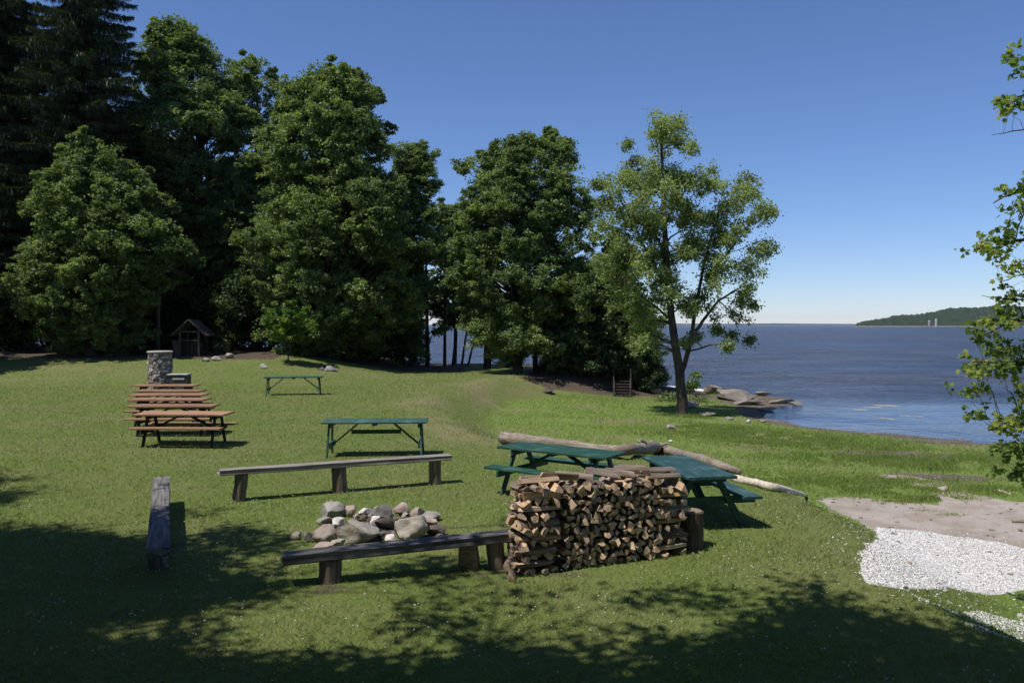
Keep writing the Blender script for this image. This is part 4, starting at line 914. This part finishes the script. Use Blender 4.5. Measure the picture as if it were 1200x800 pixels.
# understory shrubs: three kinds, copied
def shrub_proto(seed, h_, w_, leafm, R0=(.5,.85), n=26):
    rng = np.random.default_rng(seed); C = []; Rc = []
    for i in range(n):
        z = rng.uniform(.1, 1)**.8*h_; ww = w_*math.sqrt(max(.1, 1-(z/h_)**2.2)); ph = rng.uniform(0, 2*math.pi); q = rng.uniform(.2,1)**.5
        C.append((math.cos(ph)*ww*q, math.sin(ph)*ww*q*.7, z)); Rc.append(rng.uniform(*R0))
    C = np.array(C); Rc = np.array(Rc); mb = MB()
    for k in range(0, n): mb.tube(curve((rng.normal()*.15, rng.normal()*.15, -.1), C[k], 4, .05, .06, rng), [.05,.04,.03,.02,.012], 5, False)
    sp = sprays_of(C, Rc, 12, rng); tb = np.clip(np.repeat(rng.uniform(.0,.8,n), 12)+rng.normal(size=len(sp))*.12, 0, 1)
    return mb, leaves(sp, rng.uniform(.25,.42,len(sp)), 30, .19, .145, rng, tint=tb), leafm
SHL = ['shrub at the far left edge under the spruces','low shrub under the left spruce','shrub at the left of the broad maple foot','shrub between the broad maple and the pole','shrub behind the tall thin pole','shrub just left behind the roofed hut','shrub just right behind the roofed hut','shrub in the shade right of the hut','shrub left of the bright sapling','shrub behind the bright sapling','shrub right of the bright sapling','dark shrub behind the lone green table','shrub before the right part of the dense wood','last shrub before the gap to the lake',
       'low shrub at the left edge of the gap','low shrub right of the stout trunk','shrub on top of the shaded bank','shrub on the bank left of the steps','shrub at the right of the steps']
pos_ = [(-30,53,1.2),(20,54,1.1),(60,55,1.2),(150,54,1.),(182,57,1.3),(206,54,1.1),(243,54,1.25),(272,53,1.),(300,51.5,1.1),(345,52,1.15),(385,51,.95),(412,53,1.2),(440,51.5,.85),(470,53,.75),(488,55,.5),(596,53,.45),(650,48,.42),(690,47,.45),(762,45.5,.42)]
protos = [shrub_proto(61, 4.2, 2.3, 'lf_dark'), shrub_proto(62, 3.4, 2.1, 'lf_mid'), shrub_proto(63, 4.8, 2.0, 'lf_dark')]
made = {}
for i, ((px, Y, s_), lab) in enumerate(zip(pos_, SHL)):
    k = i % 3
    if k not in made:
        mb, lv, lm = protos[k]; made[k] = finish_tree('shrub', (0,0,0), mb, [lv], M['bark_dark'], M[lm], lab, 'shrub'); t = made[k]
    else: t = copy_tree(made[k])
    t.location = ((px-CX)/F*Y, Y, Z(px, Y)-.05); t.rotation_euler = (0,0,i*2.1); t.scale = (s_, s_, s_); tag(t, lab, 'shrub', 'undergrowth shrubs along the wood edge')
# rear trees closing the wood
def rear_proto(seed, h_, w_, leafm):
    rng = np.random.default_rng(seed); C = []; Rc = []; n = 95
    for i in range(n):
        z = rng.uniform(.06, 1)*h_; ww = w_*(math.sin(min(1, (z/h_)*1.1)*math.pi)**.5*.85+.15); ph = rng.uniform(0, 2*math.pi); q = rng.uniform(.25,1)**.5
        C.append((math.cos(ph)*ww*q, math.sin(ph)*ww*q, z)); Rc.append(rng.uniform(.9,1.4))
    C = np.array(C); Rc = np.array(Rc); mb = MB(); mb.tube([(0,0,-.2),(.1,0,h_*.3),(-.1,.1,h_*.6),(0,0,h_*.95)], [.32,.26,.18,.04], 9, False, 0, .1)
    for k in range(n):
        c = C[k]; z0 = max(h_*.1, c[2]-math.hypot(c[0], c[1])*.7); mb.tube(curve((0,0,z0), c, 4, .06, .05, rng), [.08,.06,.045,.03,.015], 5, False)
    sp = sprays_of(C, Rc, 12, rng); tb = np.clip(np.repeat(rng.uniform(0,.8,n), 12)+rng.normal(size=len(sp))*.12, 0, 1)
    return mb, leaves(sp, rng.uniform(.4,.6,len(sp)), 30, .28, .21, rng, tint=tb), leafm
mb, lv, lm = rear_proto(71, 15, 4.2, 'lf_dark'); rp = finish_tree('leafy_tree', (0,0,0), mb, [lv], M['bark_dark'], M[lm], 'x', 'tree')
RL = ['rear tree beyond the left spruce at the edge of view','rear tree behind the left spruce','rear tree between the two spruces','rear tree behind the broad maple','rear tree behind the pole','rear tree glimpsed behind the roofed hut','rear tree right behind the tallest crown','rear tree behind the sapling','rear tree behind the large dense tree','rear tree behind the right part of the large dense tree','rear tree behind the feathery tipped tree']
for i, (px, Y, s_) in enumerate([(-90,60,1.2),(-25,64,1.35),(35,62,1.2),(95,65,1.25),(155,63,1.15),(205,67,1.2),(262,64,.95),(318,62,.88),(368,60,.85),(415,61,.8),(452,59,.68)]):
    t = rp if i == 0 else copy_tree(rp); t.location = ((px-CX)/F*Y, Y, Z(px, Y)); t.rotation_euler = (0,0,i*1.7); t.scale = (s_,)*3; tag(t, RL[i], 'tree', 'rear trees closing the wood')
# spruces
def spruce(px, Y, h_, rmax, seed, label, zmin=.12):
    rng = np.random.default_rng(seed); b = Vector(((px-CX)/F*Y, Y, Z(px, Y))); mb = MB(); mb.tube([(0,0,-.2),(0,0,h_*.4),(0,0,h_*.8),(0,0,h_)], [.42,.30,.12,.02], 10, False)
    V = []; T = []; z = h_*zmin
    while z < h_*.985:
        rb = rmax*(1-(z/h_))**.55*rng.uniform(.8, 1.08); nb = 6
        a0 = rng.uniform(0, 6.28)
        for k in range(nb):
            a = a0+k*6.283/nb+rng.uniform(-.35,.35); r = rb*rng.uniform(.62,1.15); d = np.array([math.cos(a), math.sin(a), 0]); sd = np.array([-d[1], d[0], 0])
            n = max(6, int(r/.16)); t = np.linspace(.04, 1, n); drp = -.30*r*t**1.2+.16*r*t**3+.02*r*rng.normal()
            ctr = np.stack([d[0]*r*t, d[1]*r*t, z+drp], 1); mb.tube([Vector(ctr[j]) for j in (0, n//3, 2*n//3, n-1)], [.05,.035,.02,.008], 4, False)
            # side twigs and hanging tassels
            m_ = 22; c = np.repeat(ctr, m_, 0); tt = np.repeat(t, m_); off = rng.uniform(-1,1,len(c))*(.16+.42*np.sin(np.clip(tt*1.05,0,1)*math.pi)**.8)*min(1, r/3)
            p = c+sd[None]*off[:,None]+d[None]*rng.uniform(-.08,.16,len(c))[:,None]; p[:,2] -= np.abs(off)*.25
            ln = rng.uniform(.15,.5,len(c))*(.55+.6*np.abs(np.sin(tt*3))); hang = unit(np.stack([rng.normal(size=len(c))*.22, rng.normal(size=len(c))*.22, -np.ones(len(c))], 1)+d[None]*.12)
            w = unit(np.cross(hang, rng.normal(size=(len(c),3))))*rng.uniform(.018,.034,(len(c),1))
            V.append(np.stack([p-w*.7, p+w*.7, p+hang*ln[:,None]*.6+w, p+hang*ln[:,None]], 1).reshape(-1,3)); tn = np.clip(rng.uniform(0,.7)+rng.normal(size=len(c))*.2, 0, 1); T.append(np.repeat(tn, 4))
            # needles on the upper side
            p2 = c+sd[None]*(off*.8)[:,None]; p2[:,2] -= np.abs(off)*.12; q = unit(d[None]+sd[None]*np.sign(off)[:,None]*.9+rng.normal(size=(len(c),3))*.25); w2 = unit(np.cross(q, np.array([0,0,1.])+rng.normal(size=(len(c),3))*.3))*.035
            V.append(np.stack([p2-w2, p2+w2, p2+q*.2+w2*.6, p2+q*.26-w2*.6], 1).reshape(-1,3)); T.append(np.repeat(np.clip(tn+.15, 0, 1), 4))
        z += .42+.16*rng.random()
    V = np.concatenate(V); T = np.concatenate(T)
    return finish_tree('spruce', b, mb, [(V, np.arange(len(V)).reshape(-1,4), T)], M['bark_dark'], M['lf_spruce'], label, 'spruce', 'dark spruces at the left')
spruce(96, 51, 28.5, 6.6, 81, 'tall dark spruce with drooping boughs, rightmost of the two')
spruce(4, 53, 29, 7.4, 82, 'dark spruce at the left edge of view with long sweeping boughs')
# near tree at the right edge: leafy sprays reaching into view
NB = [(1197,56,7),(1200,62,10),(1190,92,10),(1176,125,9),(1166,128,6),(1196,118,12),(1205,95,16),(1192,205,9),(1178,228,11),(1166,238,7),(1195,228,12),(1187,268,8),(1176,284,9),(1157,294,6),(1168,290,7),(1196,285,12),(1198,315,8),(1176,330,7),(1198,345,14),(1186,372,14),(1168,378,10),(1152,392,8),(1170,398,12),(1192,400,16),(1140,424,8),(1156,428,10),(1175,424,13),(1197,440,15),(1160,448,8),(1180,470,12),(1168,498,9),(1182,500,13),(1160,504,6),(1198,480,14),(1196,525,13),(1184,525,8),(1198,552,11),(1206,570,10)]
NB += [(1195,360,16),(1200,392,18),(1190,412,16),(1200,430,18),(1188,448,14),(1198,465,16),(1190,488,14),(1200,510,16),(1200,535,16),(1192,560,12),(1176,375,10),(1165,412,10),(1172,440,10),(1176,488,9)]
NB += [(1225+random.uniform(0,190), random.uniform(-160,560), 30) for _ in range(34)]
SKn = [([(1392,720),(1388,560),(1384,380),(1380,180),(1376,-40)],.20,.12),([(1385,440),(1300,420),(1230,425),(1180,425),(1140,424)],.06,.008),([(1384,380),(1300,350),(1220,370),(1185,378),(1150,392)],.05,.008),([(1385,500),(1300,480),(1230,490),(1185,500),(1158,504)],.05,.008),([(1383,330),(1300,270),(1230,275),(1190,282),(1156,294)],.05,.007),([(1382,260),(1300,200),(1240,210),(1200,222),(1164,238)],.05,.007),
       ([(1380,170),(1300,90),(1240,95),(1200,112),(1164,128)],.05,.007),([(1386,560),(1300,540),(1240,545),(1200,552)],.04,.008),([(1383,300),(1280,345),(1210,352),(1175,350),(1150,346)],.022,.003),([(1381,220),(1260,150),(1200,152),(1162,158)],.02,.003),([(1300,345),(1240,330),(1200,322),(1172,330)],.02,.004),([(1381,130),(1260,60),(1205,58)],.03,.005)]
Yn = 9.8; pn = Vector(((1392-CX)/F*Yn, Yn, z1((1392-CX)/F*Yn, Yn)))
lobe_tree(Yn, NB, pn, SKn, 'near maple at the right edge with sunlit sprays of large leaves', 'lf_near', 'bark', 91, 1, 1, (.1,.1), .45, fn=lambda sp, rng, tb: lobed(np.repeat(sp, 7, 0)+rng.normal(size=(len(sp)*7,3))*np.array([.11,.11,.06]), .08, 9, .072, rng, .6, np.repeat(tb, 7)), name='maple_tree')
# shade trees standing beside and behind the viewer: their crowns shade the foreground
SHADE = [([(-300,600),(-60,606),(20,610),(100,622),(175,630),(260,645),(330,668),(410,690),(300,702),(235,717),(120,726),(100,748),(215,765),(245,800),(250,900),(-500,900)], 1.0),
 ([(215,590),(300,612),(345,640),(330,652),(240,640),(200,622)], .62),([(250,690),(360,700),(420,720),(300,735)], .8),([(420,715),(560,722),(600,745),(440,745)], .7),([(60,765),(300,778),(620,792),(900,785),(1200,776),(1200,870),(60,870)], 1.0),([(300,745),(620,770),(900,768),(900,792),(300,780)], .45),([(-300,606),(175,630),(245,660),(245,850),(-300,850)], 1.01),([(400,652),(500,650),(560,662),(550,678),(430,682)], .75),([(240,772),(450,772),(620,757),(760,757),(900,757),(1000,785),(1250,785),(1250,900),(240,900)], 1.0),
 ([(600,692),(700,676),(790,692),(890,690),(870,712),(760,707),(640,714)], .85),([(905,684),(960,678),(1010,708),(1090,733),(1200,742),(1400,750),(1400,900),(900,900),(855,770),(880,735),(820,733),(900,714)], 1.0),
 ([(640,728),(760,733),(860,745),(900,775),(620,772)], .85),([(1110,705),(1200,694),(1400,690),(1400,770),(1160,750)], 1.0),([(-200,545),(0,546),(40,560),(42,588),(0,594),(-200,600)], .8),([(560,640),(615,600),(650,600),(660,640),(640,676),(590,688)], .35),([(400,690),(560,684),(600,700),(560,712),(430,706)], .5)]
rng = np.random.default_rng(77); CL = []
for pl, den in SHADE:
    W = [tuple(onz(x, y)[:2]) for x, y in pl]; xs_ = [p[0] for p in W]; ys_ = [p[1] for p in W]
    nn = int((max(xs_)-min(xs_))*(max(ys_)-min(ys_))*(20 if den == 1.0 else 10)); X = rng.uniform(min(xs_), max(xs_), nn); Y = rng.uniform(max(min(ys_), 5.2), max(ys_), nn)
    k = (sdist(X, Y, W) < -.12) & (rng.random(nn) < den) & (vnoise(X, Y, .8, 4) > (.10 if den == 1.0 else .25)); X, Y = X[k], Y[k]
    h = np.maximum(6.5, H+.42*(Y+1.)+1.0)+rng.uniform(0, 1.8, len(X)); CL.append(np.stack([X-.43*h, Y-.27*h, h], 1))
nn = 900; X = rng.uniform(-11, 11, nn); Y = rng.uniform(-5, 5.0, nn); CL.append(np.stack([X, Y-.6, rng.uniform(6.2, 8.8, nn)], 1))  # extra overhead sprays added to block sky light above the viewer
CL = np.concatenate(CL)
def shade_tree(sel, base, seed, label, leafm='lf_mid'):
    r = np.random.default_rng(seed); C = CL[sel]; b = Vector(base); Cl = C-np.array(b)[None]
    mb = MB(); tk = [Vector((0,0,-.3)), Vector((.1,0,1.5)), Vector((.15,.1,3.5)), Vector((.1,.3,5.5))]; mb.tube(tk, [.42,.34,.30,.24], 14, False, 0, .12)
    # main limbs to cluster means, twigs to sprays
    k = max(3, len(Cl)//28); cen = Cl[r.choice(len(Cl), k, replace=False)]
    for it in range(4):
        lab_ = np.argmin(((Cl[:,None]-cen[None])**2).sum(2), 1); cen = np.array([Cl[lab_ == j].mean(0) if (lab_ == j).any() else cen[j] for j in range(k)])
    for j in range(k):
        pts = curve(tk[-1]-Vector((0,0,.8)), cen[j], 6, .10, .03, r); mb.tube(pts, [.12-.015*i for i in range(7)], 7, False)
        for q in Cl[lab_ == j]: mb.tube(curve(pts[-1], q, 3, .03, .06, r), [.028,.02,.014,.006], 4, False)
    lv = [leaves(Cl, np.full(len(Cl), .40), 64, .125, .11, r, .5, .8)]
    return finish_tree('leafy_tree', b, mb, lv, M['bark'], M[leafm], label, 'tree', 'shade trees beside the viewer')
spl = CL[:,0] < -2.2
shade_tree(spl, (-9.5, 3.2, z1(-9.5, 3.2)), 92, 'large tree left of the viewer, casting the shade at the left', 'lf_mid')
shade_tree(~spl, (4.9, -.5, z1(4.9, -.5)), 93, 'large tree right behind the viewer, casting the shade at the lower right', 'lf_mid')

for i, (x, y, s_, lab) in enumerate(((-17,3,.95,'unseen tree added far left of the viewer to block sky light'),(-11.5,-7,1.0,'unseen tree added behind the viewer at the left'),(-3,-10,.95,'unseen tree added straight behind the viewer'),(6,-9,1.0,'unseen tree added behind the viewer at the right'),(-20,12,.9,'tree left of the photo beside the lawn'),(-31,40,.8,'unseen tree added left of view to shade the far lawn'))):  # unseen trees added to block sky light and deepen shade on the lawn
    t = copy_tree(rp); t.location = (x, y, z1(x, y)); t.rotation_euler = (0,0,i*1.3+.4); t.scale = (s_,)*3; tag(t, lab, 'tree', 'trees around the viewer')
# ------------------------------------------------------------ grass, clover, gravel, shore growth
def scatter(n, y0, y1, rng, xl=-.70, xr=.70, pad=1.0):
    Y = rng.uniform(y0, y1, n); X = rng.uniform(-1, 1, n)*(.68*y1+pad); k = np.abs(X) < .66*Y+pad; return X[k], Y[k]
def blades(X, Y, Zg, h, w, rng, lean=.45):
    n = len(X); a = rng.uniform(0, 2*math.pi, n); b = a+rng.normal(size=n)*.6+1.57
    sd = np.stack([np.cos(a), np.sin(a), np.zeros(n)], 1)*(w/2)[:,None]; ln = np.stack([np.cos(b), np.sin(b), np.zeros(n)], 1)*(h*lean*rng.uniform(.2,1.4,n))[:,None]
    p = np.stack([X, Y, Zg-.004], 1); up = np.array([0,0,1.])[None]*h[:,None]
    V = np.stack([p-sd, p+sd, p+ln*.45+up*.6+sd*.6, p+ln+up*.95], 1).reshape(-1,3); return V, np.arange(n*4).reshape(-1,4)
rng = np.random.default_rng(99); BV, BT, BD, BL = [], [], [], []
for (n, y0, y1) in ((420000,5.6,8),(620000,8,12),(700000,12,19),(480000,19,30),(260000,30,48)):
    X, Y = scatter(n, y0, y1, rng); z, d, s = gz(X, Y, True); sand, grav, mud, dry, lush, dirt_and_shade = masks(X, Y, z, d, s)
    dens = n/((y1-y0)*1.32*(y0+y1)/2+1e-6); want = 95000./Y**1.75
    nz = vnoise(X, Y, .5, 21)*.5+vnoise(X, Y, .17, 22)*.5
    k = (rng.random(len(X)) < want/dens) & (sand+(nz-.5)*.5 < .45) & (grav+(nz-.5)*.3 < .42) & (mud+(nz-.5)*.8 < .5) & (s > .4) & (rng.random(len(X)) > dirt_and_shade*1.25*(nz+.4)) & (rng.random(len(X)) > dry*.5)
    X, Y, z, d, dry, lush, nz = X[k], Y[k], z[k], d[k], dry[k], lush[k], nz[k]
    lowm = ss((d-1.2)/2); h = rng.uniform(.022,.052,len(X))*(.6+.8*nz)*(.85+.015*Y)*(1+.5*lowm*(vnoise(X, Y, 2.2, 30) > .35))
    V, _ = blades(X, Y, z, h, (.0036+.00050*(Y-5))*rng.uniform(.6,1.3,len(X)), rng, .95)
    BV.append(V); BT.append(np.repeat(np.clip(rng.uniform(0,1,len(X))*.55+nz*.45, 0, 1), 4)); BD.append(np.repeat(np.where(rng.random(len(X)) < .07+dry*.9, 1., 0.), 4)); BL.append(np.repeat(lush, 4))
BV = np.concatenate(BV); BL = np.concatenate(BL)
o = link('grass', mesh_np('grass', BV, np.arange(len(BV)).reshape(-1,4), M['grass'], False, {'tint': np.concatenate(BT), 'dry': np.concatenate(BD), 'lush': np.clip(BL,0,1)}))
tag(o, 'short mown grass covering the lawn and rough grass towards the shore', 'grass', kind='stuff')
# taller tufts on the low ground near the cove
TV, TT, TL = [], [], []
for (px, py, rx, ry, n, hh) in ((900,512,3.5,1.6,26000,.16),(960,522,3,1.0,18000,.17),(1030,540,2.6,1.,14000,.2),(1070,545,1,.8,7000,.22),(1150,540,2.2,1.5,14000,.14),(1010,565,2.2,.5,9000,.10),(1050,575,1.5,.35,7000,.12),(1075,585,.9,.3,4000,.10),(1170,575,1.2,.5,5000,.11),(840,500,2,1,8000,.12),(805,488,.9,.6,5000,.2),(1100,629,.35,.16,260,.05),(1120,603,.3,.2,160,.06),(1085,598,.25,.15,120,.05),(870,505,2.,.8,8000,.13),(930,560,2.2,1.2,9000,.08)):
    c = hit(px, py); r = np.sqrt(rng.uniform(0,1,n)); a = rng.uniform(0,6.283,n); X = c.x+rx*.55*rng.normal(size=n); Y = c.y+ry*.6*rng.normal(size=n)
    k = vnoise(X, Y, .45, 51) > .30; X, Y = X[k], Y[k]; z, d, s = gz(X, Y, True); k = (s > .5) & (d > .9); X, Y, z = X[k], Y[k], z[k]
    h = hh*.6*rng.uniform(.4,1.1,len(X))*(.5+vnoise(X, Y, .6, 52)); V, _ = blades(X, Y, z, h, np.full(len(X), .02), rng, .3); TV.append(V); TT.append(np.repeat(rng.uniform(.2,1.,len(X)), 4)); TL.append(np.full(len(X)*4, .8))
TV = np.concatenate(TV); TD = np.repeat((rng.random(len(TV)//4) < .12)*1., 4)
o = link('shore_grass', mesh_np('shore_grass', TV, np.arange(len(TV)).reshape(-1,4), M['grass'], False, {'tint': np.concatenate(TT), 'dry': TD, 'lush': np.concatenate(TL)})); tag(o, 'taller rough grass on the low ground by the shore', 'grass', kind='stuff')
# clover heads
def dots(X, Y, z, r, jit, rng, sq=.8):
    v, f = ICO[1]; n = len(X); rr = (r*rng.uniform(.6,1.3,n))[:,None,None]*np.array([1,1,sq])
    V = np.stack([X, Y, z], 1)[:,None,:]+v[None]*rr*(1+jit*rng.normal(size=(n,len(v),1))); Fq = (np.arange(n)[:,None,None]*len(v)+f[None]).reshape(-1,3); return V.reshape(-1,3), Fq, len(v)
X, Y = scatter(60000, 5.6, 26, rng); z, d, s = gz(X, Y, True); mm = masks(X, Y, z, d, s)
k = (vnoise(X, Y, 1.6, 61)*.6+vnoise(X, Y, .45, 62)*.4 > .47) & (d < .6) & (mm[1] < .3) & (mm[0] < .3) & (rng.random(len(X)) < np.clip((26-Y)/16, .2, 1)*.33); X, Y, z = X[k], Y[k], z[k]
V, Fq, _ = dots(X, Y, z+rng.uniform(.035,.06,len(X)), np.full(len(X), .0062)*(1+.03*Y), .15, rng)
o = link('clover_flowers', mesh_np('clover_flowers', V, Fq, M['clover'])); tag(o, 'white clover heads sprinkled through the lawn', 'clover', kind='stuff')
# gravel chips
n = 100000; W = np.array(GRAV+GRAV2); X = rng.uniform(W[:,0].min(), W[:,0].max(), n); Y = rng.uniform(W[:,1].min(), W[:,1].max(), n); z, d, s = gz(X, Y, True)
ga = fall(X, Y, GRAV, .35); gb = fall(X, Y, GRAV2, 1.6)*.62; k = (np.maximum(ga, gb)+(vnoise(X, Y, .3, 71)-.5)*.5 > .5) | ((sdist(X, Y, GRAV) < .5) & (rng.random(n) < .03)); X, Y, z = X[k], Y[k], z[k]
V, Fq, nv = dots(X, Y, z+.004, rng.uniform(.006,.0135,len(X)), .22, rng, .65); o = link('gravel', mesh_np('gravel', V, Fq, M['gravel'], False, {'tint': np.repeat(rng.uniform(0,1,len(X)), nv)})); tag(o, 'white crushed stone spread at the right between lawn and sand', 'gravel', kind='stuff')
# rubble inside the fire ring
n = 90; a = rng.uniform(0, 6.283, n); r = np.sqrt(rng.uniform(0,1,n)); X = c_fire[0]+.72*r*np.cos(a); Y = c_fire[1]+.62*r*np.sin(a); V, Fq, nv = dots(X, Y, gz(X, Y)+.03, rng.uniform(.02,.05,n), .28, rng, .7)
o = link('rubble', mesh_np('rubble', V, Fq, M['st_dark'])); tag(o, 'small sooty rubble between the stones of the fire ring', 'rubble', kind='stuff')
# pebbles and debris on the beach
n = 5200; X = rng.uniform(4, 24, n); Y = rng.uniform(10, 37, n); z, d, s = gz(X, Y, True); mm = masks(X, Y, z, d, s)
k = (d > .8) & (s > -.3) & (rng.random(n) < .10+mm[0]*.25+mm[2]*.8); X, Y, z = X[k], Y[k], z[k]
V, Fq, nv = dots(X, Y, z+.006, rng.uniform(.012,.045,len(X)), .25, rng, .6); o = link('pebbles', mesh_np('pebbles', V, Fq, M['gravel'] if 0 else M['st_shore'])); tag(o, 'scattered pebbles and shore debris', 'pebbles', kind='stuff')

# ------------------------------------------------------------ haze
b = MB(); b.box((0, 2700, 28), (13000, 6800, 72)); m = NT('air'); v = m.n('ShaderNodeVolumePrincipled', {'Color': (.72,.82,1.0,1), 'Density': .00004, 'Anisotropy': .2}).outputs[0]
m.t.links.new(v, m.out.inputs[1]); o = b.build('haze', m.mat); tag(o, 'faint blue summer haze', kind='stuff')

# ------------------------------------------------------------ camera, sun, sky
cd = bpy.data.cameras.new('camera'); cam = bpy.data.objects.new('camera', cd); COL.objects.link(cam); cam.location = (0,0,H); cam.rotation_euler = (R(90),0,0)
cd.sensor_width = 36; cd.lens = 28.8; cd.shift_y = -20/1200; cd.clip_end = 20000; cd.clip_start = .1; S.camera = cam
sd = bpy.data.lights.new('sun', 'SUN'); sd.energy = SUN_E; sd.angle = R(.53); sd.color = (1,.955,.88); so = bpy.data.objects.new('sun', sd); COL.objects.link(so); so.rotation_euler = SUNV.to_track_quat('Z', 'Y').to_euler(); so.location = SUNV*60
wd = bpy.data.worlds.new('World'); S.world = wd; wd.use_nodes = True; nt = wd.node_tree; bg = nt.nodes['Background']; sk = nt.nodes.new('ShaderNodeTexSky'); sk.sky_type = 'NISHITA'; sk.sun_disc = False
sk.sun_elevation = math.asin(SUNV.z); sk.sun_rotation = math.atan2(SUNV.x, SUNV.y); sk.altitude = 900; sk.air_density = AIR; sk.dust_density = DUST; sk.ozone_density = OZ
mx = nt.nodes.new('ShaderNodeVectorMath'); mx.operation = 'MULTIPLY'; mx.inputs[1].default_value = (1.04, .965, 1.02); nt.links.new(sk.outputs[0], mx.inputs[0]); nt.links.new(mx.outputs[0], bg.inputs[0]); bg.inputs[1].default_value = SKY_E
S.view_settings.view_transform = 'Standard'; S.view_settings.look = 'None'; S.view_settings.gamma = 1; S.view_settings.exposure = EXPO; S.view_settings.use_curve_mapping = False
S.cycles.use_denoising = True; S.cycles.max_bounces = 6; S.cycles.diffuse_bounces = 4; S.cycles.glossy_bounces = 3; S.cycles.transmission_bounces = 4; S.cycles.volume_bounces = 1; S.cycles.use_adaptive_sampling = True; S.cycles.adaptive_threshold = .02
S.render.film_transparent = False
